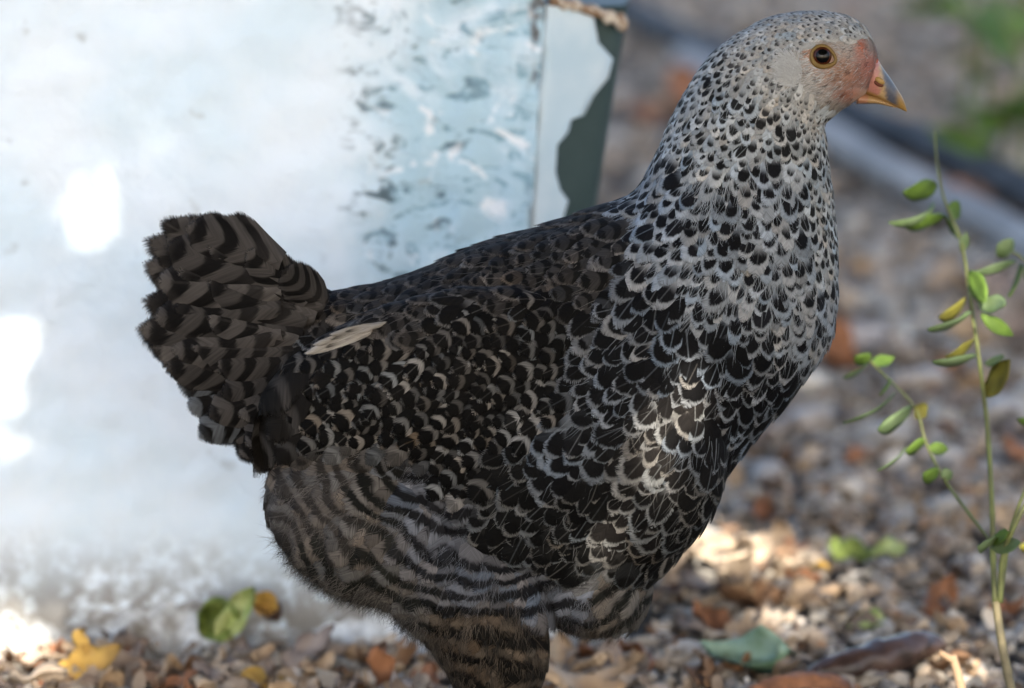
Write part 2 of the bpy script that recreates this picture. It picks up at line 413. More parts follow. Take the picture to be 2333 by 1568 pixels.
    A = np.array(rows); ny, nx = A.shape[:2]; idx = np.arange(ny * nx).reshape(ny, nx)
    F = np.stack([idx[:-1, :-1], idx[:-1, 1:], idx[1:, 1:], idx[1:, :-1]], -1).reshape(-1, 4)
    o = mesh_obj('footing', A.reshape(-1, 3), [tuple(f) for f in F.tolist()], M_CONC, wall); o['label'] = 'crumbling grey footing along the base of the wall'
build_wall()

# ---- grey pipes lying on the ground behind
t = NT('grey_pipe'); n1 = t.noise(t.map(t.pos(), (1, 1, 1)), 12, 4); M_PIPE = t.out(t.mix(t.ss(.35, .7, n1), (.030, .034, .040), (.065, .07, .078)), .7, .15)
t = NT('pale_grey_pipe'); n1 = t.noise(t.pos(), 12, 4); M_PIPE2 = t.out(t.mix(t.ss(.35, .7, n1), (.20, .20, .20), (.32, .31, .30)), .7, .12)
def pipe(pts, r, label, M_PIPE=M_PIPE):
    Pp = catmull([gnd(a, b, r) + np.array([0, 0, r * .7 if i % 2 else r * .9]) * .2 for i, (a, b) in enumerate(pts)], 60)
    v, f = tube(Pp, r, 14); tag(mesh_obj('pipe', v, f, M_PIPE), label, 'pipe', 'grey pipes lying on the gravel')
pipe([(1200, -110), (1330, -30), (1480, 55), (1640, 130), (1800, 205), (1960, 275), (2120, 340), (2333, 440), (2520, 560)], .0185, 'dark blue grey pipe running from the wall corner, upper of the two')
pipe([(1560, 140), (1720, 225), (1880, 308), (2020, 390), (2160, 462), (2333, 556), (2500, 680)], .0175, 'paler grey pipe on the near side of the dark one, lower right', M_PIPE2)

# ================================================================== SHADE TREE (stands behind the camera, its crown shades the yard)
t = NT('bark'); n1 = t.noise(t.map(t.obj(), (1, 1, .2)), 22, 5); t.bump(n1, .8, .02); M_BARK = t.out(t.mix(n1, (.10, .075, .055), (.24, .20, .16)), .9, .1)
t = NT('tree_leaf'); n1 = t.noise(t.pos(), 3, 3); M_TLEAF = t.out(t.mix(n1, (.035, .075, .018), (.075, .12, .03)), .5, .4)
GAPS = [(at(205, 490, YW), .0075), (at(372, 310, YW), -.002), (at(15, 800, YW), .006), (at(0, 900, YW), .003), (at(20, 1000, YW), -.001),
        (gnd(1700, 1275), .052), (gnd(1630, 1250), .036), (gnd(1830, 1320), .040), (gnd(1770, 1430), .034), (gnd(1590, 1285), .024),
        (gnd(2165, 1520), .02), (gnd(15, 1535), .05), (gnd(80, 1552), .03), (at(15, 1500, YW - .01), .03), (at(2165, 1520, .107), .014)]
def shade_tree():
    tree = tag(empty('shade_tree', (2.4, -5.6, 0)), 'broad leafy tree standing out of view that shades the yard', 'tree')
    cen = np.array([.45, 1.0, .15]) + SUN * 5.6
    nL = 34000
    off = np.stack([rng.uniform(-3.3, 3.3, nL), rng.uniform(-4.4, 4.4, nL), rng.uniform(-.6, .6, nL)], 1)
    k = (off[:, 0] / 3.3) ** 2 + (off[:, 1] / 4.4) ** 2 < 1; off = off[k]
    C = cen + off; n = len(C)
    L, W = rng.uniform(.16, .26, n), rng.uniform(.09, .14, n)
    # low bough added out of view to narrow the sun streak on the bird
    c2 = at(1250, 900, 0) + SUN * 1.9
    m = 17000
    a1 = np.cross(SUN, [0, 0, 1]); a1 /= np.linalg.norm(a1); a2 = np.cross(a1, SUN)
    C2 = c2 + rng.uniform(-.42, .42, (m, 1)) * a1 + rng.uniform(-.34, .34, (m, 1)) * a2 + rng.uniform(-.10, .10, (m, 1)) * SUN
    C = np.vstack([C, C2]); L = np.concatenate([L, rng.uniform(.018, .030, m)]); W = np.concatenate([W, rng.uniform(.012, .018, m)]); low = np.arange(n + m) >= n; n += m
    # denser small leaves round every gap, so that each gap stays small
    for p, g in GAPS + [(NECK_T[1], .03), (NECK_T[5], .03), (LOWGAPS[-1][0], .02)]:
        m = 700; c3 = p + SUN * 5.4; ra = .36 * np.sqrt(rng.random((m, 1))); an = rng.uniform(0, 6.28, (m, 1))
        C = np.vstack([C, c3 + a1 * ra * np.cos(an) + a2 * ra * np.sin(an) + rng.uniform(-.25, .25, (m, 1)) * SUN])
        L = np.concatenate([L, rng.uniform(.05, .085, m)]); W = np.concatenate([W, rng.uniform(.035, .05, m)]); low = np.concatenate([low, np.zeros(m, bool)]); n += m
    d = rng.normal(size=(n, 3)); d[:, 2] = d[:, 2] * .5 - .3; d /= np.linalg.norm(d, axis=1)[:, None]
    nn = rng.normal(size=(n, 3)) * .6 + SUN; nn -= (nn * d).sum(1)[:, None] * d; nn /= np.linalg.norm(nn, axis=1)[:, None]
    s = np.cross(d, nn)
    def pt(a, b, h): return C + d * (L * a)[:, None] + s * (W * b)[:, None] + nn * (W * h)[:, None]
    V = np.stack([pt(-.5, 0, 0), pt(-.15, .42, .1), pt(.15, .40, .1), pt(.5, 0, 0), pt(.15, -.40, .1), pt(-.15, -.42, .1), pt(0, 0, 0)], 1)
    keep = np.ones(n, bool)
    def clear(p, g, mask):
        nonlocal keep
        q = p - C; den = nn @ SUN; tt_ = -(q * nn).sum(1) / np.where(np.abs(den) < .05, .05, den)
        h = q + tt_[:, None] * SUN; la = (h * d).sum(1); lb = (h * s).sum(1)
        g = g + .006
        keep &= ~(((la / (L * .5 + g)) ** 2 + (lb / (W * .43 + g)) ** 2 < 1) & mask)
    for p, g in GAPS: clear(p, g, np.ones(n, bool))
    for i, (p, g) in enumerate(LOWGAPS): clear(p, g, low); clear(p, .042 if i < len(NECK_T) else .010, ~low)
    V = V[keep]; n = len(V)
    base = np.array([[0, 1, 6], [1, 2, 6], [2, 3, 6], [3, 4, 6], [4, 5, 6], [5, 0, 6]])
    F = (base[None] + (np.arange(n) * 7)[:, None, None]).reshape(-1, 3)
    tag(fast_obj('crown', V.reshape(-1, 3), F, M_TLEAF, tree, smooth=False), kind='stuff')
    o = np.array([2.4, -5.6, 0])
    tp = catmull([o + [0, 0, -.1], o + [-.05, .1, .8], o + [.0, .3, 1.6], o + [-.15, .6, 2.4]], 24)
    v, f = tube(tp, np.linspace(.19, .12, 24), 14); mesh_obj('trunk', v, f, M_BARK, tree)
    for k in range(9):
        a = rng.uniform(0, 6.28); e = cen + np.array([2.6 * math.cos(k * .7), 3.6 * math.sin(k * .7), rng.uniform(-.2, .5)])
        b = tp[14 + k]; mid = (b + e) / 2 + np.array([0, 0, .35])
        pl = catmull([b, mid, e], 14); fine_ = catmull(pl, 80)
        if any(np.linalg.norm((fine_ - p) - ((fine_ - p) @ SUN)[:, None] * SUN, axis=1).min() < .14 for p, _ in GAPS + LOWGAPS): continue
        v, f = tube(pl, np.linspace(.075, .012, 14), 8); mesh_obj('limb', v, f, M_BARK, tree)
    b = tp[20]; v, f = tube(catmull([b, (b + c2) / 2 + [0, 0, .5], c2 + a1 * .34 + a2 * .2], 16), np.linspace(.04, .004, 16), 7); mesh_obj('limb', v, f, M_BARK, tree)  # limb that carries the added low bough

# ================================================================== HEN
hen = tag(empty('hen', at(1130, 1822, 0)), 'black and white barred hen standing in profile facing right', 'hen')

def body_mesh():
    secs = [  # top (x,y), bottom (x,y), half width
        ((655, 700), (605, 900), 60), ((750, 680), (650, 1050), 140), ((920, 645), (790, 1230), 225), ((1100, 568), (1050, 1350), 275),
        ((1250, 525), (1340, 1385), 290), ((1380, 480), (1520, 1275), 275), ((1440, 455), (1660, 1050), 255), ((1475, 420), (1785, 900), 234), ((1505, 350), (1880, 775), 206), ((1530, 290), (1900, 640), 180),
        ((1556, 235), (1898, 530), 152), ((1596, 170), (1886, 415), 128), ((1650, 106), (1876, 318), 112), ((1740, 50), (1873, 280), 108),
        ((1810, 34), (1880, 272), 108), ((1885, 32), (1905, 256), 100), ((1950, 50), (1932, 240), 80), ((1988, 92), (1958, 226), 54), ((2000, 128), (1975, 215), 34)]
    A = np.array([[a[0], a[1], b[0], b[1], w] for a, b, w in secs], float); A = catmull(A, 90)
    th = np.arange(36) * 2 * np.pi / 36; rings = []
    for r in A:
        T, B = at(r[0], r[1]), at(r[2], r[3]); c = (T + B) / 2; h = (T - B) / 2
        rings.append(c + np.cos(th)[:, None] * h + np.sin(th)[:, None] * np.array([0, r[4] * S, 0]))
    parts = [loft(np.array(rings))]
    tl = [((760, 690), (660, 1040), 105), ((620, 605), (555, 1010), 74), ((510, 570), (470, 880), 40), ((440, 570), (420, 760), 22), ((410, 600), (400, 710), 8)]
    A = catmull(np.array([[a[0], a[1], b[0], b[1], w] for a, b, w in tl], float), 30); rings = []
    for r in A:
        T, B = at(r[0], r[1]), at(r[2], r[3]); c = (T + B) / 2; h = (T - B) / 2
        rings.append(c + np.cos(th)[:, None] * h + np.sin(th)[:, None] * np.array([0, r[4] * S, 0]))
    parts.append(loft(np.array(rings)))
    bv, bf = ico(4)
    def ell(x, y, yy, rx, rz, ry, ang):
        c = at(x, y, yy * S); ca, sa = math.cos(R(ang)), math.sin(R(ang))
        v = bv * np.array([rx, ry, rz]) * S
        v = np.stack([v[:, 0] * ca + v[:, 2] * sa, v[:, 1], -v[:, 0] * sa + v[:, 2] * ca], 1) + c
        parts.append((v, bf.tolist()))
    for sg in (-1, 1):
        ell(840, 1185, sg * 165, 235, 165, 120, 32)      # thigh
        ell(1040, 1320, sg * 150, 230, 140, 130, 33)
        ell(1010, 890, sg * 190, 400, 210, 92, -14)       # folded wing
        ell(1430, 985, sg * 165, 205, 285, 125, -16)     # breast side
        P = [at(a, b, sg * yy * S) for a, b, yy in [(1090, 1380, 140), (1125, 1470, 135), (1135, 1560, 130), (1140, 1640, 125)]]
        v, f = tube(catmull(P, 14), catmull(np.array([[140], [122], [92], [42]]), 14)[:, 0] * S, 20); parts.append((v, f))
    ell(1325, 1310, 0, 160, 118, 190, 25)
    V, F = merge(parts)
    me = bpy.data.meshes.new('tmp'); me.from_pydata(V.tolist(), [], F)
    bm = bmesh.new(); bm.from_mesh(me); bmesh.ops.triangulate(bm, faces=bm.faces); bmesh.ops.recalc_face_normals(bm, faces=bm.faces); bm.to_mesh(me); bm.free()
    o = bpy.data.objects.new('tmp', me); col.objects.link(o)
    m = o.modifiers.new('r', 'REMESH'); m.mode = 'VOXEL'; m.voxel_size = .0026
    m = o.modifiers.new('s', 'SMOOTH'); m.factor = .5; m.iterations = 9
    dg = bpy.context.evaluated_depsgraph_get(); ev = o.evaluated_get(dg); em = ev.to_mesh()
    V = np.array([v.co[:] for v in em.vertices]); F = [tuple(p.vertices) for p in em.polygons]
    ev.to_mesh_clear(); bpy.data.objects.remove(o); bpy.data.meshes.remove(me)
    return V, F
BV, BF = body_mesh()
bvh = BVHTree.FromPolygons([tuple(v) for v in BV], BF)
_tri = np.array([(f[0], f[i], f[i + 1]) for f in BF for i in range(1, len(f) - 1)])

# ---- plumage regions: spacing, length, width, pale rgb, dark rgb, margin, bars, freq, lift, fluff, wobble
TY = {
 'H': (11, 38, 20, .275, .272, .258, .030, .028, .027, .52, 0, 2.0, 3, 0, .22),
 'N': (18, 66, 35, .240, .250, .252, .008, .008, .008, .41, 0, 2.0, 5, 0, .22),
 'M': (27, 98, 54, .170, .184, .200, .004, .004, .005, .35, 0, 2.0, 8, 0, .22),
 'B': (32, 114, 70, .108, .119, .134, .0022, .0022, .0026, .18, 0, 2.0, 11, 0, .26),
 'C': (31, 110, 68, .074, .073, .070, .0022, .0021, .002, .13, 0, 2.0, 10, 0, .26),
 'S': (31, 112, 66, .125, .118, .108, .007, .006, .0055, .26, 0, 2.0, 10, 0, .28),  # paler feathers, putting the breast sun streak's brightness into their colour
 'K': (31, 118, 64, .064, .057, .051, .0040, .0035, .003, .14, .25, 3.4, 9, 0, .22),
 'W': (29, 112, 56, .060, .056, .051, .0016, .0014, .0012, .93, 1, 3.0, 10, 0, .24),
 'T': (54, 200, 104, .036, .031, .027, .007, .006, .005, .25, .6, 2.4, 12, 0, .12),
 'F': (33, 125, 70, .076, .067, .058, .008, .008, .0065, .40, 1, 2.2, 7, 1, .3),
 'D': (33, 125, 70, .074, .065, .057, .022, .019, .0165, .35, 1, 2.2, 6, 1, .32),
 'E': (33, 125, 70, .078, .082, .094, .007, .007, .008, .45, 1, 2.2, 7, 1, .3),
 'G': (26, 90, 48, .055, .042, .030, .0035, .003, .0024, .45, 1, 2.2, 5, 1, .26)}
CP = [  # x, y, flow, type
 (1960, 60, -.8, .1, 'H'), (1880, 30, -1, .1, 'H'), (1800, 60, -.9, .35, 'H'), (1740, 50, -.9, .4, 'H'), (1700, 110, -.7, .65, 'H'), (1780, 130, -.7, .6, 'H'), (1880, 70, -1, .1, 'H'), (1850, 270, -.3, .95, 'H'), (1780, 200, -.45, .9, 'H'),
 (1620, 150, -.6, .8, 'N'), (1570, 240, -.45, .9, 'N'), (1680, 230, -.3, .95, 'N'), (1780, 300, -.15, 1, 'N'), (1870, 340, 0, 1, 'N'), (1540, 310, -.4, .92, 'N'), (1640, 340, -.25, .97, 'N'), (1880, 440, .05, 1, 'N'),(1895, 560, .03, 1, 'N'),
 (1760, 420, -.08, 1, 'M'), (1500, 400, -.5, .86, 'M'), (1620, 480, -.25, .97, 'M'), (1800, 560, -.03, 1, 'M'), (1450, 480, -.8, .6, 'M'), (1540, 560, -.55, .83, 'M'), (1700, 620, -.15, 1, 'M'), (1890, 700, 0, 1, 'M'), (1800, 720, -.05, 1, 'M'), (1620, 680, -.35, .93, 'M'),(1870, 830, -.2, 1, 'M'),
 (1500, 700, -.6, .8, 'B'), (1650, 800, -.3, .95, 'B'), (1780, 860, -.2, 1, 'B'), (1550, 850, -.5, .86, 'B'), (1420, 780, -.75, .65, 'B'), (1700, 960, -.3, .95, 'B'), (1560, 1000, -.5, .86, 'B'), (1380, 920, -.75, .66, 'B'), (1290, 1040, -.75, .66, 'B'),
 (1640, 1100, -.45, .9, 'C'), (1600, 1220, -.55, .84, 'C'), (1480, 1120, -.6, .8, 'C'), (1350, 1130, -.7, .7, 'C'), (1190, 1100, -.72, .7, 'C'), (1150, 1210, -.6, .8, 'C'), (1300, 1250, -.55, .84, 'C'), (1480, 1270, -.5, .86, 'C'),
 (1562, 905, -.5, .86, 'S'), (1540, 955, -.5, .86, 'S'), (1515, 1010, -.5, .86, 'S'), (1492, 1065, -.55, .84, 'S'), (1465, 1125, -.55, .84, 'S'), (1430, 1185, -.55, .84, 'S'),  # laid along the sun streak, brightened here by feather colour
 (1380, 510, -.93, .35, 'K'), (1300, 560, -.92, .4, 'K'), (1180, 560, -.94, .34, 'K'), (1050, 610, -.94, .34, 'K'), (930, 660, -.95, .3, 'K'), (830, 690, -.95, .3, 'K'), (1330, 640, -.85, .5, 'K'), (1150, 660, -.9, .43, 'K'), (950, 740, -.9, .42, 'K'), (760, 720, -.97, .2, 'K'),
 (1280, 760, -.82, .57, 'W'), (1130, 770, -.85, .52, 'W'), (990, 830, -.86, .5, 'W'), (860, 830, -.9, .44, 'W'), (1150, 920, -.8, .6, 'W'), (1000, 960, -.8, .6, 'W'), (860, 940, -.88, .48, 'W'), (1050, 1060, -.75, .66, 'W'), (1250, 880, -.78, .62, 'W'),(760, 880, -.9, .44, 'W'),(740, 960, -.85, .5, 'W'),
 (700, 680, -.85, -.5, 'T'), (600, 600, -.87, -.48, 'T'), (480, 540, -.88, -.46, 'T'), (390, 520, -.85, -.45, 'T'), (600, 700, -.95, -.2, 'T'), (480, 660, -.96, -.2, 'T'), (380, 650, -.96, -.1, 'T'), (620, 800, -.95, .25, 'T'), (480, 780, -.9, .3, 'T'), (640, 900, -.75, .65, 'T'), (540, 900, -.7, .7, 'T'), (640, 1000, -.6, .8, 'T'), (560, 1010, -.55, .83, 'T'), (380, 760, -.85, .4, 'T'),
 (690, 1080, -.85, .4, 'D'), (780, 1100, -.8, .5, 'D'), (680, 1180, -.8, .6, 'D'), (790, 1190, -.65, .75, 'D'), (840, 1270, -.6, .8, 'F'), (720, 1260, -.7, .7, 'F'), (760, 1310, -.6, .8, 'F'), (900, 1330, -.5, .86, 'F'), (880, 1120, -.75, .6, 'F'), (920, 1400, -.4, .9, 'F'), (1400, 1360, -.35, .93, 'F'), (1480, 1340, -.4, .9, 'F'),
 (960, 1120, -.65, .75, 'E'), (1010, 1200, -.5, .86, 'E'), (1080, 1290, -.35, .93, 'E'), (1220, 1330, -.15, 1, 'E'), (1300, 1350, -.1, 1, 'E'),
 (1050, 1420, -.25, .97, 'G'), (1150, 1420, -.05, 1, 'G'), (1280, 1430, -.05, 1, 'G'), (1050, 1530, -.15, 1, 'G'), (1180, 1530, 0, 1, 'G'), (1380, 1440, -.2, .95, 'G'), (1130, 1640, 0, 1, 'G')]
CXY = np.array([c[:2] for c in CP], float); CD = np.array([c[2:4] for c in CP], float); CT = np.array([TY[c[4]] for c in CP])
def params(uv):
    out_d, out_p = [], []
    for i in range(0, len(uv), 4000):
        d2 = ((uv[i:i + 4000, None] - CXY) ** 2).sum(2) + 60
        w = d2 ** -2.5; w /= w.sum(1, keepdims=True); out_d.append(w @ CD); out_p.append(w @ CT)
    return np.vstack(out_d), np.vstack(out_p)
def near_uv(P):
    Q = np.array(P, float); Q[:, 1] = -np.abs(Q[:, 1]); return proj(Q)
FACE = [(1803, 140), (1840, 96), (1890, 88), (1938, 96), (1975, 80), (2030, 120), (2030, 240), (1930, 250), (1893, 262), (1858, 238), (1815, 205), (1800, 180)]
def inpoly(uv, poly):
    x, y = uv[:, 0], uv[:, 1]; r = np.zeros(len(uv), bool); n = len(poly)
    for i in range(n):
        (x1, y1), (x2, y2) = poly[i], poly[(i + 1) % n]
        c = ((y1 > y) != (y2 > y)) & (x < (x2 - x1) * (y - y1) / (y2 - y1 + 1e-9) + x1); r ^= c
    return r
def face_rgb(uv):
    c = np.tile(np.array([.50, .47, .43]), (len(uv), 1))
    def blob(x, y, rx, ry, colr, k=1):
        nonlocal c
        w = (k * np.exp(-(((uv[:, 0] - x) / rx) ** 2 + ((uv[:, 1] - y) / ry) ** 2)))[:, None]; c = c * (1 - w) + np.array(colr) * w
    blob(1945, 175, 60, 42, (.50, .25, .18), .95); blob(1838, 128, 16, 22, (.55, .26, .15)); blob(1905, 160, 44, 30, (.46, .25, .16), .85); blob(1875, 127, 42, 36, (.40, .20, .11), .75)
    blob(1935, 215, 34, 14, (.48, .17, .10), .9); blob(1985, 150, 26, 34, (.56, .21, .16), .95); blob(1965, 105, 12, 22, (.70, .20, .10), .9); blob(1890, 250, 40, 24, (.36, .27, .19), .6); blob(1985, 222, 30, 12, (.50, .33, .17), .8)
    return c

# body surface
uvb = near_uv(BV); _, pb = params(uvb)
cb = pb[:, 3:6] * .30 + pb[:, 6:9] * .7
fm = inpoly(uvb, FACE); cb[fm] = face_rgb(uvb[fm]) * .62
t = NT('hen_skin'); nn = t.noise(t.pos(), 900, 3); g = t.math('ADD', .7, t.math('MULTIPLY', nn, .6))
M_SKIN = t.out(t.mix(1, t.attr('col').outputs['Color'], t.vec(g, g, g), 'MULTIPLY'), .6, .3); t.bump(nn, .5, .0008)
mesh_obj('body', BV, BF, M_SKIN, hen, attrs={'col': ('FLOAT_COLOR', np.concatenate([cb, np.ones((len(cb), 1))], 1))})

# ---- sample roots
def sample_surface(n, mask=None):
    a, b, c = BV[_tri[:, 0]], BV[_tri[:, 1]], BV[_tri[:, 2]]
    cr = np.cross(b - a, c - a); ar = np.linalg.norm(cr, axis=1); w_ = ar if mask is None else ar * mask[_tri[:, 0]]; k = rng.choice(len(ar), n, p=w_ / w_.sum())
    r1, r2 = np.sqrt(rng.random(n)), rng.random(n)
    P = a[k] * (1 - r1)[:, None] + b[k] * (r1 * (1 - r2))[:, None] + c[k] * (r1 * r2)[:, None]
    return P, cr[k] / ar[k][:, None]
def poisson(P, rad):
    lv = np.floor(np.log2(rad)).astype(int); grids = {}; keep = []
    for i in range(len(P)):
        p, r, l = P[i], rad[i], lv[i]; ok = True
        for L in (l - 1, l, l + 1):
            g = grids.get(L)
            if not g: continue
            cs = 2.0 ** (L + 1); rr = max(r, 0)
            m = int(math.ceil(r / cs)); cx, cy, cz = (int(math.floor(q / cs)) for q in p)
            for ix in range(cx - m, cx + m + 1):
                for iy in range(cy - m, cy + m + 1):
                    for iz in range(cz - m, cz + m + 1):
                        for j in g.get((ix, iy, iz), ()):
                            q = P[j]
                            if (p[0] - q[0]) ** 2 + (p[1] - q[1]) ** 2 + (p[2] - q[2]) ** 2 < (.5 * (r + rad[j])) ** 2: ok = False; break
                        if not ok: break
                    if not ok: break
                if not ok: break
            if not ok: break
        if ok:
            cs = 2.0 ** (l + 1); grids.setdefault(l, {}).setdefault(tuple(int(math.floor(q / cs)) for q in p), []).append(i); keep.append(i)
    return np.array(keep)
P0, N0 = sample_surface(80000)
hs = np.array([ (p[0] > at(1560,200)[0] and p[2] > at(1560,330)[2]) for p in P0])
P1, N1 = sample_surface(110000)
h1 = (P1[:, 0] > at(1560, 200)[0]) & (P1[:, 2] > at(1560, 330)[2])
P0, N0 = np.vstack([P0, P1[h1]]), np.vstack([N0, N1[h1]])
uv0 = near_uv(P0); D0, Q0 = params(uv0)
tailz = (uv0[:, 0] < 640 + 35 * np.sin(uv0[:, 1] * .05)) & (uv0[:, 1] < 1085)
ok = ~inpoly(uv0, FACE) & (uv0[:, 1] < 1625) & ~tailz
P0, N0, uv0, D0, Q0 = P0[ok], N0[ok], uv0[ok], D0[ok], Q0[ok]
kp = poisson(P0.tolist(), Q0[:, 0] * S * .86)
P0, N0, uv0, D0, Q0 = P0[kp], N0[kp], uv0[kp], D0[kp], Q0[kp]
NF = len(P0); print('feathers', NF)

# ---- feather blades laid over the body
TROW = np.array([0, .22, .42, .57, .69, .79, .87, .93, .975, 1.0]); SC = np.array([-1, -.62, 0, .62, 1.0])
def wprof(tt): return np.where(tt < .55, .40 + .60 * np.sin(np.clip(tt / .55, 0, 1) * np.pi / 2), np.sqrt(np.clip(1 - ((tt - .55) / .47) ** 2, 0.0, 1)))
def blade_verts(P, N, D2, Q, uv, back=.45):
    n = len(P)
    d = np.stack([D2[:, 0], np.zeros(n), -D2[:, 1]], 1)
    ang = rng.normal(0, 1, n) * Q[:, 14]
    d -= (d * N).sum(1)[:, None] * N; nl = np.linalg.norm(d, axis=1)[:, None]; d = np.where(nl > .05, d / np.maximum(nl, 1e-6), np.cross(N, [0, 1, 0.01]))
    s = np.cross(d, N); ca, sa = np.cos(ang)[:, None], np.sin(ang)[:, None]; d, s = d * ca + s * sa, s * ca - d * sa
    szv = np.clip(rng.lognormal(0, .12, n), .78, 1.2); L = Q[:, 1] * S * rng.uniform(.88, 1.16, n) * szv; W = Q[:, 2] * S * .5 * rng.uniform(.85, 1.15, n) * szv
    nt, nc = len(TROW), len(SC)
    tt = np.tile(TROW[:, None], (1, nc)); ss = np.tile(SC[None], (nt, 1))
    jit = 1 + rng.normal(0, .075, (n, nt, nc)) * (np.abs(ss) > .9)
    tj = tt + rng.normal(0, .016, (n, nt, nc)) * (np.abs(ss) > .9) - .05 * ss ** 2 * (tt > .9)
    x = (tj - back) * L[:, None, None]; y = ss * wprof(tt) * W[:, None, None] * jit
    Z = P[:, None, None] + d[:, None, None] * x[..., None] + s[:, None, None] * y[..., None]
    flat = Z.reshape(-1, 3); out = np.empty_like(flat)
    lift = Q[:, 12] * S; rl = rng.uniform(.75, 1.35, n)
    h = (.0006 + lift[:, None, None] * (.15 + 1.0 * tt ** 1.6) * rl[:, None, None]) + (W[:, None, None] * .22) * (1 - ss ** 2) * np.sin(np.clip(tt, 0, 1) * 2.6)
    hf = np.broadcast_to(h, (n, nt, nc)).reshape(-1)
    find = bvh.find_nearest; per = nt * nc; No = np.repeat(N, per, 0)
    for i in range(len(flat)):
        co, no, _, dist = find(flat[i])
        nn = No[i] * .35 + np.array(no) * .65; out[i] = np.array(co) + nn * (hf[i] + 0)
        ex = flat[i] - np.array(co); out[i] += ex * .55          # keeps tips that overhang the edge of the body
    st = np.stack([np.broadcast_to(ss * wprof(tt), (n, nt, nc)), np.broadcast_to(tt, (n, nt, nc)), np.broadcast_to(rng.random(n)[:, None, None], (n, nt, nc))], -1).reshape(n, per, 3)
    return out.reshape(n, per, 3), st, d, s, L, W
FG = []
_nc = len(SC)
for i in range(len(TROW) - 1):
    for j in range(_nc - 1):
        a = i * _nc + j; FG.append((a, a + 1, a + _nc + 1, a + _nc))
FG = np.array(FG)
def potential(V):
    uv = near_uv(V); x, y = uv[:, 0], uv[:, 1]
    r = np.hypot(x - 1110, (y - 930)); w = np.array([noise.noise((a * .006, b * .006, 3)) + .5 * noise.noise((a * .016, b * .016, 7)) for a, b in zip(x, y)])
    return (r + 52 * w) / 47.0
def attr_sets(Q, st, V, n, per):
    warm = rng.normal(0, .05, (n, 1))
    tone = np.exp(np.clip(rng.normal(0, 1, (n, 1)), -1.8, 1.4) * (.16 + .42 * np.clip(Q[:, 10:11], 0, 1) * (1 - np.clip(Q[:, 13:14], 0, 1))))
    pale = np.concatenate([Q[:, 3:6] * tone * (1 + warm * np.array([[1, 0, -1]])), np.clip(Q[:, 9:10] + rng.normal(0, .075, (n, 1)), .10, .85)], 1)
    dark = np.concatenate([Q[:, 6:9] * rng.lognormal(0, .2, (n, 1)), np.clip(Q[:, 10:11], 0, 1)], 1)
    prm = np.stack([Q[:, 11] * rng.uniform(.85, 1.15, n), rng.uniform(-.12, .12, n), np.clip(Q[:, 13], 0, 1)], 1)
    prm[:, 2] = (Q[:, 13] > .5); dark[:, 3] = np.where(Q[:, 13] > .5, 1, np.where(Q[:, 13] > .1, np.clip(Q[:, 10], 0, 1) * .5, dark[:, 3]))
    mixed = (Q[:, 10] > .3) & (Q[:, 10] < .97) & (Q[:, 13] < .1); isb = mixed & (Q[:, 10] > .6)      # no half-and-half patterns where zones meet
    pale[:, 3] = np.where(isb, .9, np.where(mixed, .16, pale[:, 3])); dark[:, 3] = np.where(isb, 1, np.where(mixed, 0, dark[:, 3]))
    fl = Q[:, 13] > .02; pot = np.zeros((n, per))
    if fl.any(): pot[fl] = potential(V[fl].reshape(-1, 3)).reshape(-1, per)
    prm = np.concatenate([np.repeat(prm, per, 0).reshape(n, per, 3), pot[..., None]], 2)
    return np.repeat(pale[:, None], per, 1), np.repeat(dark[:, None], per, 1), prm
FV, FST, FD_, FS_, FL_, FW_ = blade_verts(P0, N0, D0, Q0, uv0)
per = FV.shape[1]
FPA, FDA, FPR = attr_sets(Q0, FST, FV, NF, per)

# fringe of loose barbs past the margin of every blade
def fringe(V, ST, PA, DA, PR, k, Lf):
    n = len(V); nt, nc = len(TROW), len(SC)
    G = V.reshape(n, nt, nc, 3)
    e = [(i, 0) for i in range(4, nt)] + [(i, nc - 1) for i in range(4, nt)]
    out, st, pa, da, pr = [], [], [], [], []
    for r in range(k):
        i, j = e[rng.integers(0, len(e))]
        inn = 1 if j == 0 else nc - 2
        a = G[:, i, j]; b = G[:, i - 1, j]; f = rng.random((n, 1))
        base = a * f + b * (1 - f); inner = (G[:, i, inn] * f + G[:, i - 1, inn] * (1 - f))
        o = base - inner; ax = G[:, -1, 2] - G[:, -4, 2]; ax /= np.linalg.norm(ax, axis=1)[:, None] + 1e-9
        o /= np.linalg.norm(o, axis=1)[:, None] + 1e-9
        dr = o * rng.uniform(.1, .7, (n, 1)) + ax * 1.0; dr /= np.linalg.norm(dr, axis=1)[:, None]
        nm = np.cross(dr, o); nm /= np.linalg.norm(nm, axis=1)[:, None] + 1e-9; sd = np.cross(nm, dr)
        ln = (Lf * rng.uniform(.5, 1.5, n))[:, None]; wd = .00022
        root = base - o * .0006
        out.append(np.stack([root - sd * wd, root + sd * wd, root + dr * ln + nm * ln * rng.uniform(-.2, .2, (n, 1))], 1))
        ii = i * nc + j
        st.append(np.repeat(ST[:, ii:ii + 1], 3, 1)); pa.append(np.repeat(PA[:, ii:ii + 1], 3, 1)); da.append(np.repeat(DA[:, ii:ii + 1], 3, 1)); pr.append(np.repeat(PR[:, ii:ii + 1], 3, 1))
    return [np.concatenate(q, 1) for q in (out, st, pa, da, pr)]
KF = 12
RV, RST, RPA, RDA, RPR = fringe(FV, FST, FPA, FDA, FPR, KF, np.clip(FL_ * .11, .0008, .004))

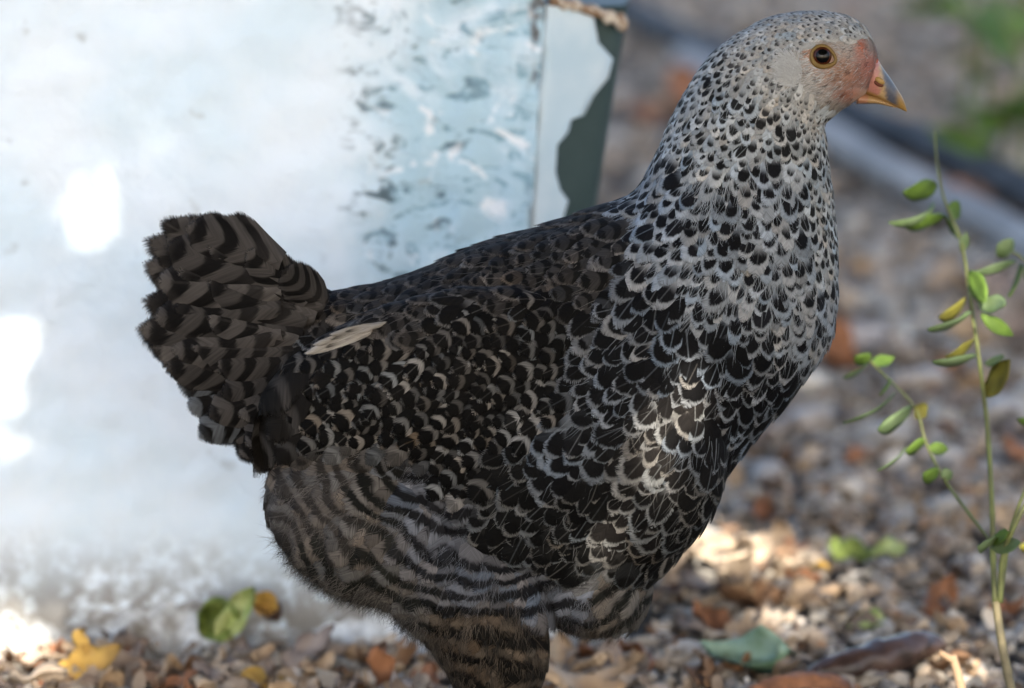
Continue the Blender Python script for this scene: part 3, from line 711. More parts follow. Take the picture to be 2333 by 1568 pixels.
def feather_object(name, idx, kind=None):
    idx = np.asarray(idx); n = len(idx)
    V = np.concatenate([FV[idx].reshape(-1, 3), RV[idx].reshape(-1, 3)])
    at_ = {}
    for nm, A, B, typ in (('st', FST, RST, 'FLOAT_VECTOR'), ('pale', FPA, RPA, 'FLOAT_COLOR'), ('dark', FDA, RDA, 'FLOAT_COLOR'), ('prm', FPR, RPR, 'FLOAT_COLOR')):
        at_[nm] = (typ, np.concatenate([A[idx].reshape(-1, A.shape[2]), B[idx].reshape(-1, B.shape[2])]))
    F1 = (FG[None] + (np.arange(n) * per)[:, None, None]).reshape(-1, 4)
    F2 = np.arange(n * KF * 3).reshape(-1, 3) + n * per
    F1t = np.concatenate([F1[:, [0, 1, 2]], F1[:, [0, 2, 3]], F2])
    o = fast_obj(name, V, F1t, M_FEATHER, hen, at_)
    if kind: o['kind'] = kind
    return o
vis = (P0[:, 1] < .002) & ((N0 @ -FWD) > .12) & (uv0[:, 1] < 1560)
score = FL_ * FW_ * np.clip(N0 @ -FWD, 0, 1) * vis
big = np.argsort(-score)[:230]
rest = np.setdiff1d(np.arange(NF), big)
feather_object('plumage', rest, 'stuff')
for i in big: feather_object('feather', [i])

# ---- large tail and wing quills standing free of the body
def quill(root, tip, yy, width, nrm_y, pale, dark, freq, cup=.10, name='feather', bars=.8, bend=0.0, wv=0, mg=.17):
    nt, nc = len(TROW), len(SC)
    width = width * 1.25
    a, b = np.array(at(*root, yy[0])), np.array(at(*tip, yy[1])); d = b - a; L = np.linalg.norm(d); d /= L
    n = np.array([0, nrm_y, .18]); n -= n @ d * d; n /= np.linalg.norm(n); s = np.cross(d, n)
    V = np.empty((nt, nc, 3)); st = np.empty((nt, nc, 3)); r = rng.random() + 2
    for i, tt in enumerate(TROW):
        for j, ss in enumerate(SC):
            w = wprof(np.array(tt)) * width * S * .5 * (1 + (rng.normal(0, .06) if abs(ss) > .9 else 0))
            V[i, j] = a + d * (tt * L - (.04 * L * ss * ss if tt > .9 else 0)) + s * (ss * w + bend * L * tt * (1 - tt)) - n * (cup * width * S * ss * ss) + n * (wv * math.sin(tt * 9 + ss * 2))
            st[i, j] = (ss * float(wprof(np.array(tt))), tt, r)
    V = V.reshape(1, -1, 3); st = st.reshape(1, -1, 3); one = np.ones((1, V.shape[1], 1))
    pa = one * np.array(list(pale) + [mg]); da = one * np.array(list(dark) + [bars]); pr = one * np.array([freq, rng.uniform(-.35, .35), 0, 0])
    rv, rst, rpa, rda, rpr = fringe(V, st, pa, da, pr, 14, np.array([.0022]))
    at_ = {k: (typ, np.concatenate([A[0], B[0]])) for k, typ, A, B in (('st', 'FLOAT_VECTOR', st, rst), ('pale', 'FLOAT_COLOR', pa, rpa), ('dark', 'FLOAT_COLOR', da, rda), ('prm', 'FLOAT_COLOR', pr, rpr))}
    F = np.concatenate([FG[:, [0, 1, 2]], FG[:, [0, 2, 3]], np.arange(14 * 3).reshape(-1, 3) + V.shape[1]])
    return fast_obj(name, np.concatenate([V[0], rv[0]]), F, M_FEATHER, hen, at_)
BRp, BRd = (.042, .037, .033), (.0035, .003, .0026)
TQ = [((730, 720), (328, 545), 120), ((720, 740), (318, 600), 120), ((700, 700), (365, 497), 110), ((700, 690), (430, 492), 95), ((700, 760), (320, 680), 130), ((690, 790), (310, 745), 130), ((680, 800), (335, 790), 120),
      ((660, 820), (372, 835), 120), ((650, 830), (400, 880), 120), ((650, 850), (425, 930), 110), ((650, 860), (455, 998), 105), ((660, 890), (510, 1005), 100), ((660, 920), (545, 1050), 90), ((670, 940), (585, 1075), 80)]
for sg in (-1, 1):
    for k, (a, b, w) in enumerate(TQ):
        y0 = sg * (.022 + .0012 * (k % 3)); y1 = sg * (.006 + .0012 * k + .004 * rng.random())
        pl = np.array(BRp) * rng.uniform(.8, 1.3); 
        if k in (10, 8, 9): pl = np.array((.07, .074, .078))
        quill(a, (b[0] + rng.uniform(-6, 6), b[1] + rng.uniform(-6, 6)), (y0, y1), w, sg, pl, BRd, rng.uniform(3.4, 4.4), .16)
# second layer of broad coverts over the tail sides
TC = [((640, 640), (372, 560), 125), ((640, 660), (352, 640), 125), ((640, 700), (345, 725), 120), ((640, 760), (385, 800), 115), ((640, 600), (420, 515), 105), ((660, 880), (470, 950), 100), ((680, 920), (560, 1020), 95), ((690, 960), (600, 1060), 85), ((740, 700), (470, 560), 110), ((720, 720), (400, 610), 120), ((700, 730), (470, 640), 115), ((690, 760), (390, 700), 125), ((680, 770), (470, 720), 115), ((680, 800), (430, 790), 115), ((680, 820), (490, 830), 110), ((690, 840), (500, 900), 105), ((700, 870), (540, 950), 100), ((700, 690), (560, 570), 90), ((740, 690), (640, 615), 80)]
for sg in (-1, 1):
    for k, (a, b, w) in enumerate(TC):
        quill(a, b, (sg * .030, sg * (.019 + .014 * (b[0] - 390) / 250)), w, sg, np.array(BRp) * rng.uniform(.8, 1.3), BRd, rng.uniform(3.0, 4.0), .2)
# the pale, worn wing feather tip catching the sun and the primaries under it
WY = -.083
for sg in (-1, 1):
    for a, b, w in (((870, 748), (690, 808), 19), ((870, 740), (708, 788), 15), ((890, 735), (748, 764), 15)):
        quill(a, b, (sg * .062, sg * .084), w, sg, (.22, .20, .175), (.03, .026, .022), 1.3, .2, bars=0, wv=.0014, mg=.55)
    for k, (a, b) in enumerate([((980, 800), (700, 870)), ((980, 820), (705, 900)), ((1000, 860), (715, 940)), ((1000, 900), (735, 985)), ((1010, 940), (770, 1010))]):
        quill(a, b, (sg * .072, sg * .070), 70, sg, (.011, .009, .0075), (.003, .0026, .0022), 2.5, .12)

# ---- downy strands: face, ear tuft, thigh and belly fluff
def strands(name, P, N, d, L, wid, colr, rise, label=None):
    n = len(P); s = np.cross(d, N); s /= np.linalg.norm(s, axis=1)[:, None] + 1e-9
    L = L[:, None]; cur = rng.normal(0, .25, (n, 1))
    p1 = P + d * L * .5 + N * L * rise * .6 + s * L * cur * .25; p2 = P + d * L + N * L * rise * rng.uniform(.3, 1.2, (n, 1)) + s * L * cur
    V = np.stack([P - s * wid, P + s * wid, p1 - s * wid * .8, p1 + s * wid * .8, p2], 1)
    F = (np.array([[0, 1, 3], [0, 3, 2], [2, 3, 4]])[None] + (np.arange(n) * 5)[:, None, None]).reshape(-1, 3)
    cc = np.repeat(np.concatenate([colr, np.ones((n, 1))], 1)[:, None], 5, 1)
    o = fast_obj(name, V.reshape(-1, 3), F, M_DOWN, hen, {'col': ('FLOAT_COLOR', cc.reshape(-1, 4))}); o['kind'] = 'stuff'; return o
def tangent(D2, N, wob):
    n = len(N); d = np.stack([D2[:, 0], np.zeros(n), -D2[:, 1]], 1) + rng.normal(0, wob, (n, 3)); d -= (d * N).sum(1)[:, None] * N
    return d / (np.linalg.norm(d, axis=1)[:, None] + 1e-9)
Pf, Nf = sample_surface(420000); uf = near_uv(Pf)
Ph, Nh = sample_surface(34000, ((uvb[:, 0] > 1740) & (uvb[:, 1] < 300)).astype(float)); uh = near_uv(Ph)
k = inpoly(uh, FACE); Pa, Na, ua = Ph[k], Nh[k], uh[k]
e = np.hypot((ua[:, 0] - 1877) / 34, (ua[:, 1] - 128) / 28) > 1; bk = ~((ua[:, 0] > 1945) & (ua[:, 1] > 195)); Pa, Na, ua = Pa[e & bk], Na[e & bk], ua[e & bk]
dd = tangent(np.tile([[-1.0, .25]], (len(Pa), 1)), Na, .25)
cf = face_rgb(ua); wht = rng.random(len(Pa)) < np.clip(.66 - (ua[:, 0] - 1850) / 150 - .4 * np.exp(-((ua[:, 0] - 1890) / 50) ** 2 - ((ua[:, 1] - 255) / 22) ** 2), .10, .75)
fleck = np.array([noise.noise((a * .10, b * .16, 2)) + .6 * noise.noise((a * .3, b * .4, 5)) for a, b in ua])
cf = np.where(wht[:, None], np.array([[.40, .395, .38]]), cf * .7) * rng.uniform(.55, 1.2, (len(Pa), 1)) * (1 - .75 * sstep(.25, .6, fleck))[:, None]
strands('face_down', Pa, Na, dd, rng.uniform(8, 20, len(Pa)) * S, .00016, cf, .22)
k = (np.hypot((uh[:, 0] - 1803) / 25, (uh[:, 1] - 163) / 36) < 1); Pa, Na = Ph[k] + Nh[k] * .0015, Nh[k]
dd = tangent(np.tile([[-.55, -.35]], (len(Pa), 1)), Na, .35)
strands('ear_tuft', Pa, Na, dd, rng.uniform(20, 40, len(Pa)) * S, .00018, np.tile([[.42, .42, .41]], (len(Pa), 1)) * rng.uniform(.8, 1.1, (len(Pa), 1)), .4)
# fine pale filaments over neck and breast, fluff on thigh and belly
D3, Q3 = params(uf)
w = Q3[:, 13]; k = (w > .4) & (uf[:, 1] < 1600) & (rng.random(len(uf)) < .42); Pa, Na, ua, Qa, Da = Pf[k], Nf[k], uf[k], Q3[k], D3[k]
pot = potential(Pa) + rng.normal(0, .14, len(Pa)); dk = sstep(.6, -.8, np.cos(pot * 2 * np.pi))[:, None]
cf = (Qa[:, 3:6] * 1.1 * (1 - dk) + Qa[:, 6:9] * dk) * rng.uniform(.6, 1.35, (len(Pa), 1))
Lh = rng.uniform(20, 62, len(Pa)) * S * np.clip(Qa[:, 1] / 150, .5, 1)
under = Na[:, 2] < -.35; Lh[under] *= 1.7
strands('fluff', Pa + Na * .0022, Na, tangent(Da, Na, .13), Lh * 1.35, .00014, cf, .07)
k = (Q3[:, 10] < .35) & (rng.random(len(uf)) < np.where(Q3[:, 3] > .14, .12, .025)) & ~inpoly(uf, FACE); Pa, Na, Qa, Da = Pf[k], Nf[k], Q3[k], D3[k]
strands('filaments', Pa + Na * (Qa[:, 12:13] * S * .9 + .0006), Na, tangent(Da, Na, .15), Qa[:, 1] * S * rng.uniform(.3, .7, len(Pa)), .00015, Qa[:, 3:6] * rng.uniform(.8, 1.3, (len(Pa), 1)), .10)

# ---- eyes
def solid(name, c, rough=.5, spec=.5):
    t = NT(name); return t.out(c, rough, spec)
M_PUPIL = solid('pupil_black', (.002, .002, .002), .03, .16); M_IRIS = solid('iris_red_brown', (.042, .010, .003), .1, .2)
t = NT('eyelid_yellow'); nn = t.noise(t.pos(), 1500, 3); M_LID = t.out(t.mix(nn, (.20, .125, .032), (.085, .048, .016)), .5, .2)
def hit(x, y):
    d = Vector(ray(x, y)).normalized(); co, no, _, _ = bvh.ray_cast(Vector(CAM), d); return np.array(co), np.array(no)
ec, en = hit(1873, 128); en = en * .4 + np.array([.12, -1, .1]) * .6; en /= np.linalg.norm(en)
def eye(c, n):
    root = empty('eye', c - np.array(hen.location)); root.parent = hen
    zx = np.array([.93, 0, -.36]); zx -= zx @ n * n; zx /= np.linalg.norm(zx); zy = np.cross(n, zx)
    def disc_sphere(name, r, h, off, mat, sc=1.0):
        bv, bf = ico(3); v = bv[:, 0:1] * zx * r + bv[:, 1:2] * zy * r * sc + bv[:, 2:3] * n * h + n * off
        me = bpy.data.meshes.new(name); me.from_pydata(v.tolist(), [], bf.tolist()); me.materials.append(mat)
        me.polygons.foreach_set('use_smooth', np.ones(len(bf), bool)); o = bpy.data.objects.new(name, me); col.objects.link(o); o.parent = root; return o
    disc_sphere('iris', 22 * S, 12 * S, 3 * S, M_IRIS)
    disc_sphere('pupil', 17 * S, 7.6 * S, 8.4 * S, M_PUPIL)
    th = np.linspace(0, 2 * np.pi, 40, endpoint=False); rings = []
    for a in th:
        rad = 24 + 8 * max(0, math.cos(a)) ** 3 ; ry = 23
        c0 = zx * math.cos(a) * rad * S + zy * math.sin(a) * ry * S + n * 5 * S
        rr = (4.0 + 2.6 * max(0, -math.sin(a))) * S; o_ = (zx * math.cos(a) + zy * math.sin(a))
        rings.append([c0 + (o_ * math.cos(b) + n * .8 * math.sin(b)) * rr for b in np.arange(8) * np.pi / 4])
    A = np.array(rings); m = len(A); V = A.reshape(-1, 3); F = [(i * 8 + j, i * 8 + (j + 1) % 8, ((i + 1) % m) * 8 + (j + 1) % 8, ((i + 1) % m) * 8 + j) for i in range(m) for j in range(8)]
    me = bpy.data.meshes.new('eyelid'); me.from_pydata(V.tolist(), [], F); me.materials.append(M_LID); me.polygons.foreach_set('use_smooth', np.ones(len(F), bool))
    o = bpy.data.objects.new('eyelid', me); col.objects.link(o); o.parent = root
eye(ec - en * 4 * S, en); mir = np.array([1, -1, 1]); eye((ec - en * 4 * S) * mir, en * mir)

# ---- the tree is set once the bird stands, so that its gaps fall on real surfaces
NECK_T = [hit(x, y)[0] for x, y in [(1570, 890), (1545, 950), (1520, 1010), (1490, 1070), (1455, 1130), (1415, 1190), (1375, 1250)]]
LOWGAPS = [(p, .0015) for p in NECK_T] + [(hit(745, 775)[0], .003)]
shade_tree()

# ---- beak
def beak_mat():
    t = NT('beak_horn'); nn = t.noise(t.pos(), 700, 3); ca = t.attr('col').outputs['Color']; g = t.math('ADD', .65, t.math('MULTIPLY', nn, .7))
    return t.out(t.mix(1, ca, t.vec(g, g, g), 'MULTIPLY'), .38, .45)
M_BEAK = beak_mat()
def mandible(name, secs, colf):
    A = catmull(np.array(secs, float), 26); th = np.arange(20) * 2 * np.pi / 20; rings = []
    for r in A:
        T, B = at(r[0], r[1]), at(r[2], r[3]); c = (T + B) / 2; h = (T - B) / 2; w = np.abs(np.sin(th)) ** .9 * np.sign(np.sin(th))
        rings.append(c + np.cos(th)[:, None] * h + w[:, None] * np.array([0, r[4] * S, 0]))
    V, F = loft(np.array(rings)); uv = proj(V * np.array([1, 0, 1])); cc = np.array([colf(*q) for q in uv])
    return mesh_obj(name, V, F, M_BEAK, hen, attrs={'col': ('FLOAT_COLOR', np.concatenate([cc, np.ones((len(cc), 1))], 1))})
def up_col(x, y):
    red = np.array([.34, .14, .105]); yel = np.array([.27, .15, .035]); horn = np.array([.055, .058, .075]); pale = np.array([.36, .24, .11])
    edge = y - (205 + .42 * (x - 1960) if x < 2000 else 222 + .55 * (x - 2000))
    c = red if x < 2002 else pale
    w = float(sstep(2006, 2016, np.array(x - .15 * (y - 180)))); c = c * (1 - w) + horn * w
    w = float(sstep(2035, 2052, np.array(x))); c = c * (1 - w) + np.array([.22, .125, .03]) * w
    w = float(sstep(-9, -2, np.array(edge))); return c * (1 - w) + yel * w
mandible('upper_beak', [(1986, 118, 1930, 206, 40), (2000, 136, 1965, 213, 37), (2014, 158, 1988, 220, 31), (2030, 180, 2010, 229, 25), (2044, 202, 2032, 240, 18), (2056, 222, 2050, 248, 10), (2063, 240, 2061, 253, 4), (2066, 252, 2065.5, 255, 1)], up_col)
mandible('lower_beak', [(1955, 209, 1950, 236, 28), (1975, 213, 1972, 236, 27), (1998, 220, 1996, 236, 22), (2018, 229, 2016, 240, 16), (2034, 238, 2033, 244, 9), (2042, 242, 2041, 246, 3)], lambda x, y: np.array([.27, .16, .06]) if x > 1975 else np.array([.26, .12, .065]))
# nostril scale and slit, small comb
M_SLIT = solid('nostril_dark', (.10, .03, .015), .6, .2); M_COMB = solid('comb_red', (.34, .10, .06), .7, .2); t = NT('nostril_scale'); nn = t.noise(t.pos(), 900, 3); M_NOST = t.out(t.mix(nn, (.36, .22, .06), (.22, .13, .04)), .45, .3)
for sg in (-1, 1):
    bv, bf = ico(2)
    def lump(name, x, y, yy, rx, rz, ry, ang, mat):
        c = at(x, y, sg * yy * S); ca, sa = math.cos(R(ang)), math.sin(R(ang)); v = bv * np.array([rx, ry, rz]) * S
        v = np.stack([v[:, 0] * ca + v[:, 2] * sa, v[:, 1], -v[:, 0] * sa + v[:, 2] * ca], 1) + c; mesh_obj(name, v, [tuple(q) for q in bf.tolist()], mat, hen)
    lump('nostril', 2000, 190, 31, 15, 6, 6, 30, M_SLIT); lump('nostril_scale', 2004, 184, 32, 13, 7.5, 6, 34, M_NOST)
cp = catmull([at(1957, 84, -22 * S), at(1965, 100, -26 * S), at(1976, 118, -24 * S), at(1990, 136, -16 * S), at(2002, 152, -6 * S)], 22)
for k, (x, y, yy, r) in enumerate([(1960, 90, -24, 7), (1967, 104, -27, 8), (1976, 119, -25, 9), (1986, 133, -19, 8.5), (1996, 147, -11, 7)]):
    bv2, bf2 = ico(2); vv = bv2 * np.array([r, r * .8, r * 1.15]) * S * np.array([[1 + .25 * noise.noise(Vector(q * 2) + Vector((k, 0, 0)))] for q in bv2]) + at(x, y, yy * S)
    mesh_obj('comb_point', vv, [tuple(q) for q in bf2.tolist()], M_COMB, hen)
v, f = tube(cp, np.array([(4 + 7 * math.sin(math.pi * i / 21) + 2 * math.sin(i * 2.3)) * S for i in range(22)]), 10); mesh_obj('comb', v, f, M_COMB, hen)

# ---- shanks and toes
t = NT('shank_scales'); nn = t.noise(t.map(t.pos(), (1, 1, 3)), 220, 3); M_SHANK = t.out(t.mix(nn, (.46, .33, .12), (.26, .18, .08)), .55, .4)
def leg(yy, dx):
    hock = at(1140 + dx, 1630, yy); ank = np.array([hock[0] - .006, yy, .012])
    parts = [tube(catmull([hock + [0, 0, .02], hock, (hock + ank) / 2 + [.002, 0, 0], ank, ank + [0, 0, -.006]], 20), catmull(np.array([[.009], [.0085], [.0062], [.0075], [.006]]), 20)[:, 0], 12)]
    o = mesh_obj('leg', *parts[0], M_SHANK, hen)
    for a, ln in ((0, .062), (.55, .052), (-.55, .052), (math.pi - .2, .026)):
        e = np.array([math.cos(a), math.sin(a), 0])
        v, f = tube(catmull([ank + [0, 0, 0], ank + e * ln * .4 + [0, 0, .001], ank + e * ln * .8 + [0, 0, -.005], ank + e * ln + [0, 0, -.009]], 14), catmull(np.array([[.0062], [.005], [.0042], [.0012]]), 14)[:, 0], 9)
        me = bpy.data.meshes.new('toe'); me.from_pydata((v - np.array(hen.location)).tolist(), [], f); me.materials.append(M_SHANK); me.polygons.foreach_set('use_smooth', np.ones(len(f), bool))
        q = bpy.data.objects.new('toe', me); col.objects.link(q); q.parent = o
leg(-130 * S, 0); leg(130 * S, 10)

# ================================================================== SMALL THINGS ON THE GROUND
def leaf_mat(name, a, b, rough=.6):
    t = NT(name); n1 = t.noise(t.obj(), 60, 4); n2 = t.noise(t.obj(), 260, 3)
    c = t.mix(t.ss(.35, .68, n1), a, b); g = t.math('ADD', .72, t.math('MULTIPLY', n2, .56)); t.bump(n2, .4, .0008)
    return t.out(t.mix(1, c, t.vec(g, g, g), 'MULTIPLY'), rough, .3)
LM = {'tan': leaf_mat('leaf_tan', (.42, .30, .19), (.30, .20, .12)), 'brown': leaf_mat('leaf_brown', (.21, .115, .06), (.12, .065, .035)), 'russet': leaf_mat('leaf_russet', (.30, .13, .06), (.16, .07, .035)),
      'yellow': leaf_mat('leaf_yellow', (.42, .26, .06), (.30, .17, .04)), 'pale': leaf_mat('leaf_pale', (.55, .43, .31), (.40, .30, .21)), 'grey': leaf_mat('leaf_grey_brown', (.27, .215, .18), (.17, .13, .11)),
      'green': leaf_mat('leaf_green', (.17, .22, .05), (.085, .12, .025)), 'bluegreen': leaf_mat('leaf_blue_green', (.22, .33, .28), (.09, .16, .08)), 'dark': leaf_mat('leaf_dark_brown', (.075, .044, .034), (.028, .017, .014), .3), 'palegreen': leaf_mat('leaf_pale_green', (.36, .40, .17), (.20, .27, .08))}
def leaf_mesh(L, W, curl, fold, seed, wave=.06, nl=9, nw=5):
    V = []; 
    for i in range(nl):
        u = i / (nl - 1); w = 3.0 * u ** .8 * (1 - u) ** .85 * W * .5 if 0 < u < 1 else .0005
        ph = (u - .5) * curl
        cx, cz = (math.sin(ph) / curl * L, (1 - math.cos(ph)) / curl * L) if abs(curl) > .01 else ((u - .5) * L, 0)
        for j in range(nw):
            s = j / (nw - 1) * 2 - 1; r = noise.noise((u * 3, s * 2, seed * 7.3))
            V.append((cx, s * w * (1 - .25 * fold * abs(s)), cz + fold * w * abs(s) ** 1.3 + wave * W * r * (1 if abs(s) > .4 else .4)))
    F = [(i * nw + j, i * nw + j + 1, (i + 1) * nw + j + 1, (i + 1) * nw + j) for i in range(nl - 1) for j in range(nw - 1)]
    n = len(V); V += [(x, y, z - .0005) for x, y, z in V]; F2 = [tuple(reversed([q + n for q in f])) for f in F]
    rim = [j for j in range(nw)] + [i * nw + nw - 1 for i in range(1, nl)] + [(nl - 1) * nw + j for j in range(nw - 2, -1, -1)] + [i * nw for i in range(nl - 2, 0, -1)]
    F3 = [(rim[k], rim[(k + 1) % len(rim)], rim[(k + 1) % len(rim)] + n, rim[k] + n) for k in range(len(rim))]
    me = bpy.data.meshes.new('leaf'); me.from_pydata(V, [], F + F2 + [tuple(reversed(f)) for f in F3]); me.polygons.foreach_set('use_smooth', np.ones(len(me.polygons), bool)); return me
LEAVES = [leaf_mesh(.05, .026, c, f, k, w * 2.2, 13, 7) for k, (c, f, w) in enumerate([(.9, .35, .2), (-.8, .3, .2), (1.6, .6, .3), (.3, .15, .25), (-1.4, .5, .3), (2.1, .8, .2), (.6, -.3, .3), (-.5, -.35, .3)])]
cache = {}
def leaf(mesh_i, mk, loc, rot, sc, label, group=None, cat='leaf', name='fallen_leaf'):
    key = (mesh_i, mk)
    if key not in cache:
        me = LEAVES[mesh_i].copy(); me.materials.append(LM[mk]); cache[key] = me
    o = bpy.data.objects.new(name, cache[key]); col.objects.link(o); o.location = loc; o.rotation_euler = rot; o.scale = (sc, sc * random.uniform(.85, 1.15), sc)
    return tag(o, label, cat, group)
WORDS = {'tan': 'tan', 'brown': 'brown', 'russet': 'russet', 'pale': 'pale beige', 'grey': 'grey brown', 'yellow': 'yellow'}
SHAPE = ['cupped', 'arched', 'rolled', 'flat', 'humped', 'crumpled', 'wavy', 'sagging']
used = {}
def scatter(n, region, where, group, smin=.5, smax=1.1, keys=('tan', 'brown', 'russet', 'pale', 'grey', 'tan', 'grey')):
    todo = []
    for i in range(n):
        u, v = region(); p = gnd(u, v)
        if p[0] < .09 and p[1] > YW - .05: p[1] = YW - .05 - random.random() * .05; u, v = proj(p)
        k = random.choice(keys); mi = random.randrange(8); sc = random.uniform(smin, smax); z = sc * .008 + random.random() * .006
        q = (sc - smin) / (smax - smin); todo.append((u, v, p, k, mi, sc, z, 'small' if q < .33 else ('large' if q > .66 else 'medium')))
    todo.sort(key=lambda e: e[0])
    for u, v, p, k, mi, sc, z, size in todo:
        base = '%s %s %s leaf %s' % (size, SHAPE[mi], WORDS[k].replace('grey brown', 'greyish'), where(u, v)); used.setdefault(base, []).append(
            leaf(mi, k, (p[0], p[1], z), (random.gauss(0, .4), random.gauss(0, .4), random.uniform(0, 6.28)), sc, base, group))
def settle_labels():
    for base, os_ in used.items():
        if len(os_) > 1:
            for o, w in zip(os_, ('leftmost', 'second one', 'third one', 'fourth one', 'fifth one')): o['label'] = base + ', ' + w
random.seed(21)
def w_wall(u, v): return 'by the wall foot, ' + ('far left' if u < 200 else 'below the tail' if u < 480 else 'below the thigh' if u < 760 else 'beside the leg')
def w_hen(u, v): return 'on gravel under the breast, ' + ('bottom' if v > 1500 else 'middle' if v > 1420 else 'farther back')
def w_weed(u, v): return 'on gravel right of hen, ' + ('bottom' if v > 1380 else 'middle' if v > 1150 else 'farther back') + (' by the weed' if u > 2080 else ' near breast' if u < 1880 else ' midway')
def w_far(u, v): return 'on far gravel ' + ('beyond the pipes' if v < 260 else 'below the pipes') + (' behind the neck' if u < 1900 else ' at right')
scatter(74, lambda: (random.uniform(-40, 1010), random.uniform(1500, 1620)), w_wall, 'dry leaves along the foot of the wall', .35, .85)
scatter(40, lambda: (random.uniform(1240, 1720), random.uniform(1330, 1580)), w_hen, 'dry leaves on the gravel under the hen', .4, .95)
scatter(84, lambda: (random.uniform(1700, 2360), random.uniform(900, 1560)), w_weed, 'dry leaves on the gravel beside the weed', .3, .9)
scatter(34, lambda: (random.uniform(1430, 2360), random.uniform(20, 880)), w_far, 'dry leaves on the far gravel', .8, 1.7)
settle_labels()

# ---- leaves that stand out
def spot(mk, mi, x, y, z, rot, sc, label, Y=None):
    p = at(x, y, Y) if Y is not None else gnd(x, y, z)
    return leaf(mi, mk, tuple(p), rot, sc, label)
spot('yellow', 0, 205, 1515, .014, (.5, -.3, .5), 1.0, 'long ochre yellow leaf in sun by the wall foot')
spot('yellow', 2, 175, 1478, .022, (.2, 1.2, .3), .55, 'small upright ochre leaf against the wall foot at left')
spot('yellow', 3, 610, 1556, .012, (.2, .3, .2), .75, 'yellow leaf lying in the litter at the bottom, left of the leg')
spot('pale', 3, 85, 1548, .016, (.4, .2, 2.6), 1.0, 'pale sunlit leaf at the bottom left corner')
spot('russet', 2, 850, 1530, .018, (.6, .9, 1.1), .8, 'russet leaf standing on edge left of the hen leg')
spot('grey', 0, 710, 1480, .020, (.3, -.6, .4), .9, 'grey brown leaf leaning up on the footing behind the leg')
spot('tan', 6, 1330, 1545, .012, (.3, .1, .4), 1.5, 'broad pinkish tan leaf just right of the hen leg')
spot('bluegreen', 2, 1725, 1505, .016, (.75, -.2, -.55), 1.35, 'blue green leaf lying beside the dark curled leaf')
spot('green', 2, 1660, 1490, .016, (.9, .6, 1.9), .6, 'green curled tip of a leaf left of the blue green leaf')
spot('green', 0, 1945, 1262, .014, (.5, .2, .3), .9, 'green leaf on the gravel, left of the two below the hen breast')
spot('palegreen', 1, 2030, 1250, .018, (.7, .1, .8), .75, 'pale green leaf on the gravel near the weed')
spot('yellow', 3, 1865, 1295, .018, (.4, .1, 2.0), .6, 'yellow leaf at the edge of the sunlit ground patch')
spot('pale', 6, 1660, 1270, .012, (.2, .1, .4), 1.4, 'large pale leaf glowing in the sunlit ground patch')
spot('pale', 1, 1770, 1410, .014, (.3, .1, 1.3), 1.0, 'pale sunlit leaf between the sun patch and the blue green leaf')
spot('tan', 7, 1840, 1345, .014, (.3, -.1, .3), 1.2, 'tan leaf lying below the yellow leaf in the sun patch')
spot('russet', 6, 2335, 1030, .02, (.8, .4, .4), 1.0, 'russet leaf at the right edge halfway up')
spot('brown', 4, 2160, 840, .014, (.5, .2, .2), .9, 'dark brown leaf behind the weed stem at mid height')
spot('palegreen', 4, 1980, 1420, .012, (.4, .1, -.5), .7, 'pale yellow green leaf on gravel above the dark curled leaf')

for k, (x, y, a, sc) in enumerate([(1620, 1240, .3, .9), (1720, 1235, 1.2, 1.0), (1790, 1300, 2.2, .9), (1700, 1310, .1, .8), (1800, 1450, 1.0, .9), (1740, 1470, 2.5, .8)]):
    spot('pale', (3, 6, 0, 7, 1, 3)[k], x, y, .014, (.25, .15, a), sc, ('pale dry leaf at the upper left of the sun patch', 'pale dry leaf at the top of the sun patch', 'pale dry leaf right in the sun patch, under the yellow one', 'pale dry leaf in the middle of the sun patch', 'pale leaf in the lower sun patch, right one', 'pale leaf in the lower sun patch, left one')[k])

# green leaf pair propped on the footing
prop = tag(empty('wilted_leaf_sprig', tuple(at(520, 1450, .295))), 'wilted green and yellow leaves propped against the wall foot', 'leaf')
def sprig_leaf(mk, x, y, Y, rot, L, W, curl, fold, seed):
    me = leaf_mesh(L, W, curl * 1.8, fold, seed, .7, 15, 9); me.materials.append(LM[mk]); o = bpy.data.objects.new('leaf', me); col.objects.link(o); o.parent = prop
    o.location = Vector(at(x, y, Y)) - prop.location; o.rotation_euler = rot
sprig_leaf('palegreen', 545, 1400, .292, (1.2, -1.05, 0), .046, .024, .5, .7, 3)
sprig_leaf('green', 490, 1410, .300, (1.3, .25, .2), .032, .036, .8, .5, 5)
sprig_leaf('yellow', 608, 1375, .300, (1.35, .3, -.2), .020, .020, .8, .3, 8)
sprig_leaf('dark', 618, 1390, .303, (1.35, .9, -.2), .020, .016, .8, .3, 9)

